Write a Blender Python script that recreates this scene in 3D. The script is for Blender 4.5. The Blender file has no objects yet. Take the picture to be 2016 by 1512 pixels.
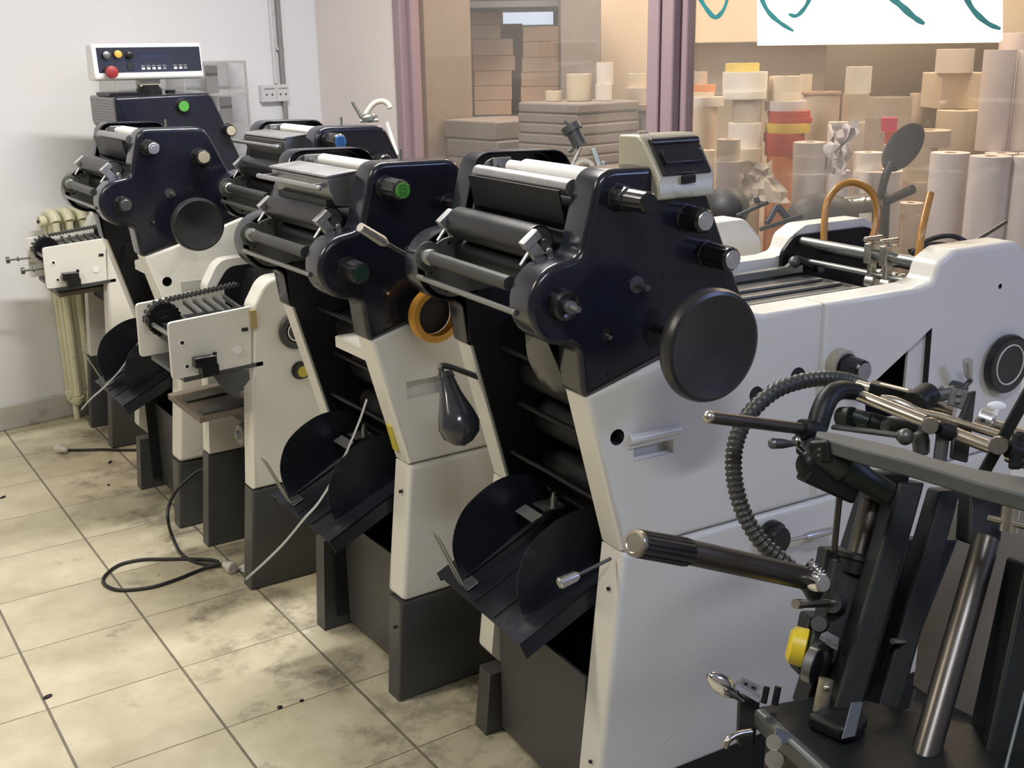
import bpy, bmesh, math, random
from mathutils import Vector, Matrix, Euler
random.seed(7)
SC = bpy.context.scene
COL = SC.collection
rad = math.radians

# ------------------------------------------------------------------ camera
CAM = Vector((-0.3708, -2.9786, 1.5328))
YAW, PIT, ROL, FPX = 0.9831, 0.2893, -0.0176, 2190.7
FW = Vector((math.cos(PIT)*math.cos(YAW), math.cos(PIT)*math.sin(YAW), -math.sin(PIT)))
RT0 = Vector((math.sin(YAW), -math.cos(YAW), 0)); UP0 = RT0.cross(FW)
RT = RT0*math.cos(ROL)+UP0*math.sin(ROL); UP = UP0*math.cos(ROL)-RT0*math.sin(ROL)
cd = bpy.data.cameras.new('camera'); cam = bpy.data.objects.new('camera', cd); COL.objects.link(cam)
cam.matrix_world = Matrix(((RT.x, UP.x, -FW.x, CAM.x), (RT.y, UP.y, -FW.y, CAM.y), (RT.z, UP.z, -FW.z, CAM.z), (0, 0, 0, 1)))
cd.sensor_width = 36; cd.lens = 36*FPX/2016; cd.clip_start = 0.05
SC.camera = cam
def at(x, y, d):
    """point of the place at depth d metres along the viewing direction"""
    return CAM + (RT*((x-1008)/FPX) - UP*((y-756)/FPX) + FW)*d

# ------------------------------------------------------------------ materials
MATS = {}
def M(name, col, rough=.5, metal=0, var=.0, vscale=8, bump=0, bscale=60, coat=0, spec=.5, dirt=None, dscale=3, dthr=.62, emit=None, estr=0, trans=0, alpha=1):
    if name in MATS: return MATS[name]
    m = bpy.data.materials.new(name); m.use_nodes = True; nt = m.node_tree; n = nt.nodes; l = nt.links
    b = n['Principled BSDF']; c4 = (*col, 1)
    b.inputs['Base Color'].default_value = c4; b.inputs['Roughness'].default_value = rough; b.inputs['Metallic'].default_value = metal
    b.inputs['Coat Weight'].default_value = coat; b.inputs['Coat Roughness'].default_value = .08
    b.inputs['Specular IOR Level'].default_value = spec
    if trans: b.inputs['Transmission Weight'].default_value = trans
    if alpha < 1: b.inputs['Alpha'].default_value = alpha
    if emit: b.inputs['Emission Color'].default_value = (*emit, 1); b.inputs['Emission Strength'].default_value = estr
    tc = n.new('ShaderNodeTexCoord')
    last = None
    if var:
        nz = n.new('ShaderNodeTexNoise'); nz.inputs['Scale'].default_value = vscale; nz.inputs['Detail'].default_value = 5
        l.new(tc.outputs['Object'], nz.inputs['Vector'])
        mx = n.new('ShaderNodeMix'); mx.data_type = 'RGBA'
        mx.inputs[6].default_value = tuple(c*(1-var) for c in col)+(1,); mx.inputs[7].default_value = tuple(min(1, c*(1+var)) for c in col)+(1,)
        l.new(nz.outputs['Fac'], mx.inputs[0]); last = mx.outputs[2]
        mr = n.new('ShaderNodeMapRange'); mr.inputs[3].default_value = max(.03, rough-.08); mr.inputs[4].default_value = min(1, rough+.1)
        l.new(nz.outputs['Fac'], mr.inputs[0]); l.new(mr.outputs[0], b.inputs['Roughness'])
    if dirt:
        dz = n.new('ShaderNodeTexNoise'); dz.inputs['Scale'].default_value = dscale; dz.inputs['Detail'].default_value = 8; dz.inputs['Roughness'].default_value = .65
        l.new(tc.outputs['Object'], dz.inputs['Vector'])
        cr = n.new('ShaderNodeValToRGB'); cr.color_ramp.elements[0].position = dthr; cr.color_ramp.elements[1].position = dthr+.14
        l.new(dz.outputs['Fac'], cr.inputs[0])
        m2 = n.new('ShaderNodeMix'); m2.data_type = 'RGBA'; m2.inputs[7].default_value = (*dirt, 1)
        l.new(cr.outputs[0], m2.inputs[0])
        if last: l.new(last, m2.inputs[6])
        else: m2.inputs[6].default_value = c4
        last = m2.outputs[2]
    if last: l.new(last, b.inputs['Base Color'])
    if bump:
        bz = n.new('ShaderNodeTexNoise'); bz.inputs['Scale'].default_value = bscale; bz.inputs['Detail'].default_value = 4
        l.new(tc.outputs['Object'], bz.inputs['Vector'])
        bp = n.new('ShaderNodeBump'); bp.inputs['Strength'].default_value = bump; bp.inputs['Distance'].default_value = .004
        l.new(bz.outputs['Fac'], bp.inputs['Height']); l.new(bp.outputs[0], b.inputs['Normal'])
    MATS[name] = m; return m

NAVY = M('navy_enamel', (.0105, .012, .022), .22, 0, .12, 20, .03, 90, .25)
WHITE = M('ivory_enamel', (.74, .73, .68), .33, 0, .03, 5, .03, 120, .15, dirt=(.5, .47, .38), dscale=4, dthr=.72)
GREY = M('grey_enamel', (.062, .062, .065), .4, 0, .1, 9, .03, 90)
DGREY = M('dark_grey_enamel', (.045, .046, .05), .42, 0, .12, 9, .03, 90)
BLACK = M('black_void', (.008, .008, .011), .5, 0, .1, 9)
INNER = M('oily_black_steel', (.007, .007, .009), .42, 0, .2, 14, spec=.3)
TRAY = M('blued_tray_steel', (.026, .029, .04), .36, .55, .2, 10, dirt=(.07, .075, .085), dscale=9, dthr=.6)
STEEL = M('grey_steel', (.3, .31, .3), .36, .85, .15, 18)
DSTEEL = M('dull_steel', (.12, .125, .125), .42, .7, .2, 14)
ALU = M('aluminium', (.62, .62, .62), .33, .9, .08, 30)
CHROME = M('chrome', (.75, .74, .72), .14, 1, .05, 20)
NICKEL = M('worn_nickel', (.52, .49, .43), .28, 1, .15, 25)
RUB = M('black_rubber_roller', (.010, .010, .013), .33, 0, .15, 20, spec=.5)
RUBG = M('grey_rubber_roller', (.032, .035, .037), .4, 0, .15, 20)
PLAST = M('black_plastic', (.010, .010, .012), .3, 0, .1, 30, coat=.15)
GREEN = M('green_cap', (.09, .36, .06), .4, 0, .08, 40)
DGREEN = M('dark_green_cap', (.012, .045, .03), .35, 0, .1, 40)
BLUE = M('blue_cap', (.05, .24, .62), .4, 0, .08, 40)
YELL = M('yellow_cap', (.55, .46, .06), .45, 0, .15, 40)
YELL2 = M('yellow_paint', (.72, .55, .03), .4, 0, .08, 12)
ORNG = M('orange_plastic', (.72, .37, .06), .4, 0, .08, 12)
HOSEO = M('amber_hose', (.43, .2, .035), .28, 0, .15, 20, coat=.4)
BEIGE = M('worn_beige_paint', (.48, .45, .34), .4, .2, .12, 12, dirt=(.2, .17, .1), dscale=18, dthr=.58)
WOOD = M('dark_pallet_board', (.16, .13, .1), .6, 0, .25, 25)
REDB = M('red_button', (.32, .03, .035), .45, 0, .1, 30)
CAST = M('black_cast_iron', (.008, .010, .010), .45, .0, .25, 16, .12, 70, 0, spec=.3)
CASTE = M('worn_iron_and_highlight', (.1, .11, .11), .42, .6, .25, 22)
TABLE = M('greasy_iron_table', (.075, .082, .08), .55, .0, .45, 7)
IRONS = M('brown_steel_shaft', (.11, .10, .088), .33, .85, .2, 12)
HOSEK = M('ribbed_black_hose', (.035, .037, .035), .42, 0, .15, 30)
PLATE = M('aluminium_name_plate', (.5, .5, .48), .36, .6, .1, 40)
INK = M('black_print', (.02, .02, .02), .6)
CABLE = M('black_cable', (.014, .014, .015), .42, 0, .1, 20)
PLUGW = M('clear_plug_plastic', (.62, .6, .53), .3, 0, .08, 30)
STRAP = M('grey_plastic_strap', (.42, .43, .44), .42, 0, .06, 30)
RADI = M('cream_radiator_paint', (.68, .66, .48), .42, 0, .08, 10, dirt=(.35, .3, .2), dscale=9, dthr=.63)
WHEEL = M('charcoal_bakelite', (.024, .024, .026), .34, 0, .12, 20)
SMOKE = M('smoked_guard', (.05, .05, .05), .25, 0, .2, 10, coat=.3)
CONW = M('console_white', (.86, .86, .86), .35, 0, .03, 10)
GRAYP = M('grey_plastic', (.25, .25, .25), .4, 0, .1, 30)

# ------------------------------------------------------------------ mesh builder
def rounded(pts, n=6):
    """polygon [(x,z,r)] with rounded corners"""
    out = []; k = len(pts)
    for i in range(k):
        p = Vector(pts[i][:2]); r = pts[i][2] if len(pts[i]) > 2 else 0
        a = Vector(pts[i-1][:2]); b = Vector(pts[(i+1) % k][:2])
        if r <= 0: out.append((p.x, p.y)); continue
        da = (a-p); db = (b-p); la = da.length; lb = db.length; da /= la; db /= lb
        ang = da.angle(db); t = min(r/math.tan(ang/2), la*.49, lb*.49)
        s = p+da*t; e = p+db*t
        for j in range(n+1):
            u = j/n; q = s*(1-u)**2+p*2*u*(1-u)+e*u*u; out.append((q.x, q.y))
    return out
def catmull(pts, seg=8):
    P = [Vector(p) for p in pts]; P = [P[0]*2-P[1]]+P+[P[-1]*2-P[-2]]; out = []
    for i in range(1, len(P)-2):
        for j in range(seg):
            t = j/seg; a, b, c, d = P[i-1:i+3]
            out.append(.5*((2*b)+(c-a)*t+(2*a-5*b+4*c-d)*t*t+(3*b-a-3*c+d)*t**3))
    out.append(P[-2]); return out
def frame_of(d):
    d = d.normalized(); a = Vector((0, 0, 1)) if abs(d.z) < .9 else Vector((1, 0, 0))
    u = d.cross(a).normalized(); return u, d.cross(u)
class MB:
    def __init__(s): s.bm = bmesh.new()
    def face(s, vs):
        try: return s.bm.faces.new(vs)
        except ValueError: return None
    def box(s, c, sz, rot=None):
        r = bmesh.ops.create_cube(s.bm, size=1)['verts']
        m = Matrix.Translation(c) @ (rot.to_4x4() if rot else Matrix()) @ Matrix.Diagonal((*sz, 1))
        bmesh.ops.transform(s.bm, matrix=m, verts=r); return s
    def bar(s, p0, p1, w, h, up=(0, 0, 1)):
        """rectangular bar from p0 to p1"""
        p0 = Vector(p0); p1 = Vector(p1); d = (p1-p0); L = d.length; d.normalize(); u = d.cross(Vector(up)).normalized(); v = u.cross(d)
        R = Matrix((d, u, v)).transposed(); return s.box((p0+p1)/2, (L, w, h), R)
    def prism(s, poly, a, b, axis='y', bev=0, side=0, seg=3):
        """polygon in the plane across axis, extruded from a to b; bevel the edges of end 'a' (side 0), 'b' (1), both (2)"""
        def P(p, t):
            return {'y': (p[0], t, p[1]), 'x': (t, p[0], p[1]), 'z': (p[0], p[1], t)}[axis]
        A = [s.bm.verts.new(P(p, a)) for p in poly]; B = [s.bm.verts.new(P(p, b)) for p in poly]; k = len(poly)
        fa = s.face(A); fb = s.face(B[::-1]); fs = [fa, fb]
        for i in range(k): fs.append(s.face([A[i], B[i], B[(i+1) % k], A[(i+1) % k]]))
        bmesh.ops.recalc_face_normals(s.bm, faces=[f for f in fs if f])
        if bev:
            ed = set()
            if side in (0, 2): ed |= set(fa.edges)
            if side in (1, 2): ed |= set(fb.edges)
            bmesh.ops.bevel(s.bm, geom=list(ed), offset=bev, segments=seg, profile=.5, affect='EDGES', clamp_overlap=False)
        return s
    def shell(s, poly, a, b, bev=.012, seg=4):
        """open cover: closed face at y=a, walls to y=b"""
        A = [s.bm.verts.new((p[0], a, p[1])) for p in poly]; B = [s.bm.verts.new((p[0], b, p[1])) for p in poly]; k = len(poly)
        fa = s.face(A); fs = [fa]
        for i in range(k): fs.append(s.face([A[i], B[i], B[(i+1) % k], A[(i+1) % k]]))
        bmesh.ops.recalc_face_normals(s.bm, faces=fs)
        if (fa.normal.y > 0) != (a > b): bmesh.ops.reverse_faces(s.bm, faces=fs)
        bmesh.ops.bevel(s.bm, geom=list(fa.edges), offset=bev, segments=seg, profile=.5, affect='EDGES', clamp_overlap=False)
        return s
    def cyl(s, p0, p1, r0, r1=None, n=20, cap=True):
        return s.lathe(p0, Vector(p1)-Vector(p0), [(0, r0), ((Vector(p1)-Vector(p0)).length, r0 if r1 is None else r1)], n, cap)
    def lathe(s, o, d, prof, n=24, cap=True, flute=0):
        """profile [(t, r)] turned about the axis o + t*d"""
        o = Vector(o); d = Vector(d).normalized(); u, v = frame_of(d); rings = []
        for t, r in prof:
            ring = []
            for i in range(n):
                rr = r*(1-flute if (flute and i % 2) else 1); a = 2*math.pi*i/n
                ring.append(s.bm.verts.new(o+d*t+(u*math.cos(a)+v*math.sin(a))*max(rr, 1e-5)))
            rings.append(ring)
        fs = []
        for A, B in zip(rings, rings[1:]):
            for i in range(n): fs.append(s.face([A[i], A[(i+1) % n], B[(i+1) % n], B[i]]))
        if cap: fs += [s.face(rings[0][::-1]), s.face(rings[-1])]
        bmesh.ops.recalc_face_normals(s.bm, faces=[f for f in fs if f]); return s
    def tube(s, pts, r, n=10, smooth=0, cap=True, flat=1):
        P = catmull(pts, smooth) if smooth else [Vector(p) for p in pts]
        k = len(P); R = r if callable(r) else (lambda t: r); rings = []; u = None
        for i in range(k):
            d = (P[min(i+1, k-1)]-P[max(i-1, 0)]).normalized()
            if u is None: u, _ = frame_of(d)
            u = (u-d*u.dot(d)).normalized(); v = d.cross(u); rr = R(i/(k-1))
            rings.append([s.bm.verts.new(P[i]+(u*math.cos(2*math.pi*j/n)+v*math.sin(2*math.pi*j/n)*flat)*rr) for j in range(n)])
        fs = []
        for A, B in zip(rings, rings[1:]):
            for i in range(n): fs.append(s.face([A[i], A[(i+1) % n], B[(i+1) % n], B[i]]))
        if cap: fs += [s.face(rings[0][::-1]), s.face(rings[-1])]
        bmesh.ops.recalc_face_normals(s.bm, faces=[f for f in fs if f]); return s
    def ball(s, c, r, sc=(1, 1, 1), n=16, rot=None):
        v = bmesh.ops.create_uvsphere(s.bm, u_segments=n, v_segments=max(8, n*2//3), radius=r)['verts']
        bmesh.ops.transform(s.bm, matrix=Matrix.Translation(c) @ (rot.to_4x4() if rot else Matrix()) @ Matrix.Diagonal((*sc, 1)), verts=v); return s
    def slab(s, pts, th, nrm=None):
        """flat polygon of 3-D points with thickness th (away from its normal)"""
        P = [Vector(p) for p in pts]
        if nrm is None:
            nrm = (P[1]-P[0]).cross(P[2]-P[0]).normalized()
        nrm = Vector(nrm).normalized()
        A = [s.bm.verts.new(p) for p in P]; B = [s.bm.verts.new(p-nrm*th) for p in P]; k = len(P)
        fs = [s.face(A), s.face(B[::-1])]+[s.face([A[i], B[i], B[(i+1) % k], A[(i+1) % k]]) for i in range(k)]
        bmesh.ops.recalc_face_normals(s.bm, faces=[f for f in fs if f]); return s
    def sheet(s, rows, th=0):
        g = [[s.bm.verts.new(p) for p in r] for r in rows]
        for a, b in zip(g, g[1:]):
            for i in range(len(a)-1): s.face([a[i], a[i+1], b[i+1], b[i]])
        return s
    def build(s, name, mat, parent=None, bevel=0, sm=38, solid=0, world=False, seg=2, solid_off=-1):
        if world and parent is not None: s.bm.transform(ROOTM[parent.name].inverted())
        me = bpy.data.meshes.new(name); s.bm.normal_update(); s.bm.to_mesh(me); s.bm.free()
        for m in (mat if isinstance(mat, (list, tuple)) else [mat]): me.materials.append(m)
        me.polygons.foreach_set('use_smooth', [True]*len(me.polygons)); me.set_sharp_from_angle(angle=rad(sm))
        o = bpy.data.objects.new(name, me); COL.objects.link(o)
        if parent is not None: o.parent = parent
        if solid:
            q = o.modifiers.new('thickness', 'SOLIDIFY'); q.thickness = solid; q.offset = solid_off
        if bevel:
            q = o.modifiers.new('bevel', 'BEVEL'); q.width = bevel; q.segments = seg; q.limit_method = 'ANGLE'; q.angle_limit = rad(40)
        q = o.modifiers.new('weighted', 'WEIGHTED_NORMAL'); q.keep_sharp = True; q.weight = 100
        return o
def cut(o, cutter, mat=None):
    """carve the cutter's volume out of o (both in the same local space)"""
    par = o.parent; o.parent = None
    c = cutter.build('cutter', mat or BLACK)
    q = o.modifiers.new('cut', 'BOOLEAN'); q.operation = 'DIFFERENCE'; q.object = c; q.solver = 'EXACT'; q.material_mode = 'TRANSFER'
    dg = bpy.context.evaluated_depsgraph_get(); dg.update()
    me = bpy.data.meshes.new_from_object(o.evaluated_get(dg)); o.modifiers.clear(); old = o.data; nm = old.name; o.data = me; q = o.modifiers.new('weighted', 'WEIGHTED_NORMAL'); q.keep_sharp = True; q.weight = 100; bpy.data.meshes.remove(old); me.name = nm
    cm = c.data; bpy.data.objects.remove(c); bpy.data.meshes.remove(cm); o.parent = par
    me.set_sharp_from_angle(angle=rad(38)); return o
ROOTM = {}
def thing(name, label, cat, loc=(0, 0, 0), rz=0, group=None):
    o = bpy.data.objects.new(name, None); COL.objects.link(o); o.empty_display_size = .1
    o.location = loc; o.rotation_euler = (0, 0, rz); o['label'] = label; o['category'] = cat
    if group: o['group'] = group
    ROOTM[o.name] = Matrix.Translation(loc) @ Matrix.Rotation(rz, 4, 'Z'); return o
def tag(o, label, cat, group=None):
    o['label'] = label; o['category'] = cat
    if group: o['group'] = group
    return o
def struct(o): o['kind'] = 'structure'; return o
def settle(o, loc):
    """give a one-mesh thing its own origin"""
    loc = Vector(loc); o.data.transform(Matrix.Translation(-loc)); o.location = loc; return o

# ------------------------------------------------------------------ room
W0 = Vector((.3, 2.06, 0)); WYAW = rad(9); WM = Matrix.Translation(W0) @ Matrix.Rotation(WYAW, 4, 'Z')
def w(u, v, z): return WM @ Vector((u, v, z))
UC = 1.768           # the glazed wall stands at u = UC, running towards v < 0
H = 2.85

def floor_mat():
    m = bpy.data.materials.new('beige_floor_tiles'); m.use_nodes = True; nt = m.node_tree; n = nt.nodes; l = nt.links; b = n['Principled BSDF']
    tc = n.new('ShaderNodeTexCoord'); sx = n.new('ShaderNodeSeparateXYZ'); l.new(tc.outputs['Object'], sx.inputs[0])
    def math_(op, a, bb=None):
        q = n.new('ShaderNodeMath'); q.operation = op
        for i, v in enumerate((a, bb)):
            if v is None: continue
            if isinstance(v, (int, float)): q.inputs[i].default_value = v
            else: l.new(v, q.inputs[i])
        return q.outputs[0]
    wob = n.new('ShaderNodeTexNoise'); wob.inputs['Scale'].default_value = 35; l.new(tc.outputs['Object'], wob.inputs['Vector'])
    def line(o, wd):
        f = math_('FRACT', math_('ADD', math_('DIVIDE', o, .333), 100.5)); d = math_('ABSOLUTE', math_('SUBTRACT', f, .5))
        d = math_('ADD', d, math_('MULTIPLY', math_('SUBTRACT', wob.outputs['Fac'], .5), .006))
        return math_('LESS_THAN', d, wd)
    grout = math_('MAXIMUM', line(sx.outputs[0], .0105), line(sx.outputs[1], .0055))
    cell = n.new('ShaderNodeTexWhiteNoise'); cell.noise_dimensions = '2D'
    cx = n.new('ShaderNodeCombineXYZ'); l.new(math_('FLOOR', math_('DIVIDE', sx.outputs[0], .333)), cx.inputs[0]); l.new(math_('FLOOR', math_('DIVIDE', sx.outputs[1], .333)), cx.inputs[1])
    l.new(cx.outputs[0], cell.inputs['Vector'])
    n1 = n.new('ShaderNodeTexNoise'); n1.inputs['Scale'].default_value = 7; n1.inputs['Detail'].default_value = 9; n1.inputs['Roughness'].default_value = .62
    va = n.new('ShaderNodeVectorMath'); va.operation = 'ADD'; l.new(tc.outputs['Object'], va.inputs[0]); l.new(cell.outputs['Color'], va.inputs[1]); l.new(va.outputs[0], n1.inputs['Vector'])
    cr = n.new('ShaderNodeValToRGB'); e = cr.color_ramp.elements
    e[0].position = .3; e[0].color = (.45, .40, .28, 1); e[1].position = .68; e[1].color = (.61, .56, .42, 1)
    l.new(n1.outputs['Fac'], cr.inputs[0])
    # greasy dirt, thicker beside the machines
    n2 = n.new('ShaderNodeTexNoise'); n2.inputs['Scale'].default_value = 6; n2.inputs['Detail'].default_value = 10; n2.inputs['Roughness'].default_value = .72; l.new(tc.outputs['Object'], n2.inputs['Vector'])
    mr = n.new('ShaderNodeMapRange'); mr.inputs[1].default_value = .05; mr.inputs[2].default_value = .75; mr.inputs[3].default_value = -.12; mr.inputs[4].default_value = .085
    l.new(sx.outputs[0], mr.inputs[0])
    d = math_('ADD', n2.outputs['Fac'], mr.outputs[0]); c2 = n.new('ShaderNodeValToRGB'); c2.color_ramp.elements[0].position = .52; c2.color_ramp.elements[1].position = .74
    l.new(d, c2.inputs[0])
    mx = n.new('ShaderNodeMix'); mx.data_type = 'RGBA'; mx.inputs[7].default_value = (.13, .115, .09, 1); l.new(c2.outputs[0], mx.inputs[0]); l.new(cr.outputs[0], mx.inputs[6])
    # small scuffs
    n3 = n.new('ShaderNodeTexNoise'); n3.inputs['Scale'].default_value = 26; n3.inputs['Detail'].default_value = 6; l.new(tc.outputs['Object'], n3.inputs['Vector'])
    c3 = n.new('ShaderNodeValToRGB'); c3.color_ramp.elements[0].position = .69; c3.color_ramp.elements[1].position = .76; l.new(n3.outputs['Fac'], c3.inputs[0])
    m3 = n.new('ShaderNodeMix'); m3.data_type = 'RGBA'; m3.inputs[7].default_value = (.2, .18, .13, 1); l.new(c3.outputs[0], m3.inputs[0]); l.new(mx.outputs[2], m3.inputs[6])
    mg = n.new('ShaderNodeMix'); mg.data_type = 'RGBA'; mg.inputs[7].default_value = (.17, .15, .115, 1); l.new(grout, mg.inputs[0]); l.new(m3.outputs[2], mg.inputs[6])
    l.new(mg.outputs[2], b.inputs['Base Color']); b.inputs['Roughness'].default_value = .42
    bp = n.new('ShaderNodeBump'); bp.inputs['Strength'].default_value = .4; bp.inputs['Distance'].default_value = .002
    l.new(math_('SUBTRACT', math_('MULTIPLY', n1.outputs['Fac'], .25), grout), bp.inputs['Height']); l.new(bp.outputs[0], b.inputs['Normal'])
    return m
PLASTER = M('white_plaster', (.75, .755, .78), .7, 0, .03, 3, .15, 40, dirt=(.6, .58, .52), dscale=2.2, dthr=.66)
PINKPL = M('pinkish_plaster', (.74, .68, .665), .7, 0, .05, 3, .2, 40)
SKIRT = M('grey_skirting_plaster', (.5, .49, .46), .7, 0, .1, 6, .2, 40, dirt=(.2, .18, .14), dscale=6, dthr=.6)
CEILM = M('white_ceiling', (.8, .8, .8), .8, 0, .02, 4)
STOREW = M('cream_store_wall', (.72, .62, .48), .75, 0, .05, 2, .1, 30)
STOREF = M('store_floor', (.3, .27, .23), .6, 0, .15, 4)
MAUVE = M('mauve_window_frame', (.31, .225, .25), .45, 0, .06, 10, .1, 80)
TANP = M('tan_partition', (.27, .215, .165), .6, 0, .05, 3)
COLG = M('grey_store_column', (.27, .245, .22), .7, 0, .06, 3)

struct(MB().box((1, 0, -.05), (12, 12, .1)).build('floor', floor_mat()))
def wallbox(name, u0, u1, v0, v1, z0, z1, mat, bevel=0):
    b = MB().box(((u0+u1)/2, (v0+v1)/2, (z0+z1)/2), (u1-u0, v1-v0, z1-z0)); b.bm.transform(WM); return struct(b.build(name, mat, bevel=bevel))
wallbox('wall_back', -4.5, UC+.1, 0, .12, 0, H, PLASTER)
wallbox('baseboard_back', -4.5, UC, -.018, 0, 0, .105, SKIRT, .004)
wallbox('wall_window_side', UC, UC+.12, -.66, 0, 0, H, PINKPL, .004)
wallbox('wall_right', UC, UC+.12, -6.4, -.66, 0, .72, PLASTER)
wallbox('wall_right_upper', UC, UC+.12, -6.4, -.66, 2.45, H, PLASTER)
DIMW = M('dim_shop_wall', (.3, .29, .28), .7, 0, .1, 2)
wallbox('wall_left', -4.6, -4.5, -6.5, .1, 0, H, DIMW)
wallbox('wall_front', -4.6, 6.6, -6.5, -6.4, 0, H, DIMW)
wallbox('ceiling', -4.6, 6.6, -6.5, 3.2, H, H+.1, CEILM)

def glass_mat():
    m = bpy.data.materials.new('dusty_window_glass'); m.use_nodes = True; nt = m.node_tree; n = nt.nodes; l = nt.links
    for q in list(n): n.remove(q)
    out = n.new('ShaderNodeOutputMaterial'); tr = n.new('ShaderNodeBsdfTransparent'); gl = n.new('ShaderNodeBsdfGlossy'); df = n.new('ShaderNodeBsdfDiffuse')
    tr.inputs[0].default_value = (.97, .97, .96, 1); gl.inputs['Roughness'].default_value = .03; df.inputs[0].default_value = (.7, .66, .63, 1)
    lw = n.new('ShaderNodeLayerWeight'); pw = n.new('ShaderNodeMath'); pw.operation = 'POWER'; pw.inputs[1].default_value = 4; l.new(lw.outputs['Facing'], pw.inputs[0])
    fr = n.new('ShaderNodeMapRange'); fr.inputs[3].default_value = .035; fr.inputs[4].default_value = .8; l.new(pw.outputs[0], fr.inputs[0])
    m1 = n.new('ShaderNodeMixShader'); l.new(fr.outputs[0], m1.inputs[0]); l.new(tr.outputs[0], m1.inputs[1]); l.new(gl.outputs[0], m1.inputs[2])
    nz = n.new('ShaderNodeTexNoise'); nz.inputs['Scale'].default_value = 4; nz.inputs['Detail'].default_value = 6
    tc = n.new('ShaderNodeTexCoord'); l.new(tc.outputs['Object'], nz.inputs['Vector'])
    mr = n.new('ShaderNodeMapRange'); mr.inputs[3].default_value = .02; mr.inputs[4].default_value = .1; l.new(nz.outputs['Fac'], mr.inputs[0])
    m2 = n.new('ShaderNodeMixShader'); l.new(mr.outputs[0], m2.inputs[0]); l.new(m1.outputs[0], m2.inputs[1]); l.new(df.outputs[0], m2.inputs[2])
    l.new(m2.outputs[0], out.inputs[0]); return m
GLASS = glass_mat()
TEAL = M('teal_brush_paint', (.02, .2, .22), .5, 0, .3, 30)
def window(name, v0, v1):
    b = MB()
    for (a0, a1, z0, z1, dp) in ((v1, v1+.055, .72, 2.45, .05), (v0-.055, v0, .72, 2.45, .05), (v0, v1, .72, .79, .05), (v0, v1, 2.38, 2.45, .05)):
        b.box((UC+.02, (a0+a1)/2, (z0+z1)/2), (.10, a1-a0, z1-z0))
    for (a0, a1, z0, z1) in ((v1-.03, v1, .79, 2.38), (v0, v0+.03, .79, 2.38)):
        b.box((UC+.035, (a0+a1)/2, (z0+z1)/2), (.05, a1-a0, z1-z0))
    b.bm.transform(WM); o = struct(b.build(name, MAUVE, bevel=.006))
    g = MB().box((UC+.045, (v0+v1)/2, 1.585), (.005, v1-v0-.05, 1.6)); g.bm.transform(WM); g.build('window_pane', GLASS, o)
    return o
window('window_1', -2.155, -.715)
win2 = window('window_2', -5.2, -2.275)
def stroke(p, wd):
    q = [w(UC+.0415, v, z) for v, z in p]; b = MB(); C_ = catmull(q, 8); k = len(C_); L = []; R_ = []
    ax = (w(UC, 0, 0)-w(UC-1, 0, 0)).normalized()
    for i, c in enumerate(C_):
        d = (C_[min(i+1, k-1)]-C_[max(i-1, 0)]).normalized(); s = d.cross(ax)*(wd/2)*(.9+.1*math.sin(i*.7))*(1-.5*(i/(k-1))**4)
        L.append(c+s); R_.append(c-s)
    return b.sheet([L, R_]).build('painted_lettering', TEAL, win2, solid=.001)
def on_glass(x, y):
    a = WM.inverted() @ CAM; d = WM.to_3x3().inverted() @ (at(x, y, 1)-CAM); t = (UC+.0415-a.x)/d.x; p = a+d*t; return (p.y, p.z)
for pts, wd in (([(1376, -8), (1390, 16), (1408, 34), (1424, 20), (1434, -8)], .018), ([(1497, -8), (1512, 22), (1535, 44), (1562, 61)], .017), ([(1597, -8), (1584, 16), (1568, 31), (1553, 28)], .016),
                ([(1752, -8), (1775, 12), (1800, 34), (1820, 47)], .021), ([(1900, -8), (1918, 22), (1945, 46), (1970, 57)], .017)):
    stroke([on_glass(*p) for p in pts], wd)

# ------------------------------------------------------------------ store room behind the glass
wallbox('wall_store_back', 5.3, 5.4, -6.4, 1.4, 0, H, STOREW)
wallbox('wall_store_left', UC+.12, 5.4, 1.3, 1.4, 0, H, COLG)
wallbox('wall_store_partition', UC+.12, UC+.40, -.70, -.62, 0, H, TANP)
def slabthing(name, u0, u1, v0, v1, z0, z1, mat): return wallbox(name, u0, u1, v0, v1, z0, z1, mat, .004)
PAPW = M('white_label_paper', (.74, .68, .62), .6, 0, .04, 6); PAPC = M('cream_label_paper', (.66, .56, .43), .6, 0, .05, 6)
PAPL = M('lilac_white_paper', (.66, .6, .6), .55, 0, .05, 5, .1, 20); PAPB = M('beige_wrapped_roll', (.55, .46, .37), .6, 0, .08, 6)
REDT = M('red_tape', (.52, .09, .05), .5, 0, .08, 8); YELT = M('yellow_tape', (.75, .55, .1), .5, 0, .06, 8); ORT = M('orange_tape', (.75, .28, .08), .5, 0, .08, 8)
PINK = M('pink_tape', (.6, .08, .16), .5, 0, .08, 8); CLEART = M('clear_film', (.55, .48, .4), .12, 0, .2, 5, alpha=.72, coat=.4); BRWN = M('brown_card_core', (.3, .17, .09), .7, 0, .1, 10)
CARD = M('cardboard', (.50, .36, .27), .7, 0, .07, 5, .05, 40); KRAFT = M('kraft_paper_pack', (.235, .205, .185), .65, 0, .08, 5, .08, 30); SHELFM = M('blue_grey_shelf', (.16, .18, .2), .45, .3, .1, 8)
TBL = M('store_table_top', (.25, .2, .16), .6, 0, .15, 5)
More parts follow.
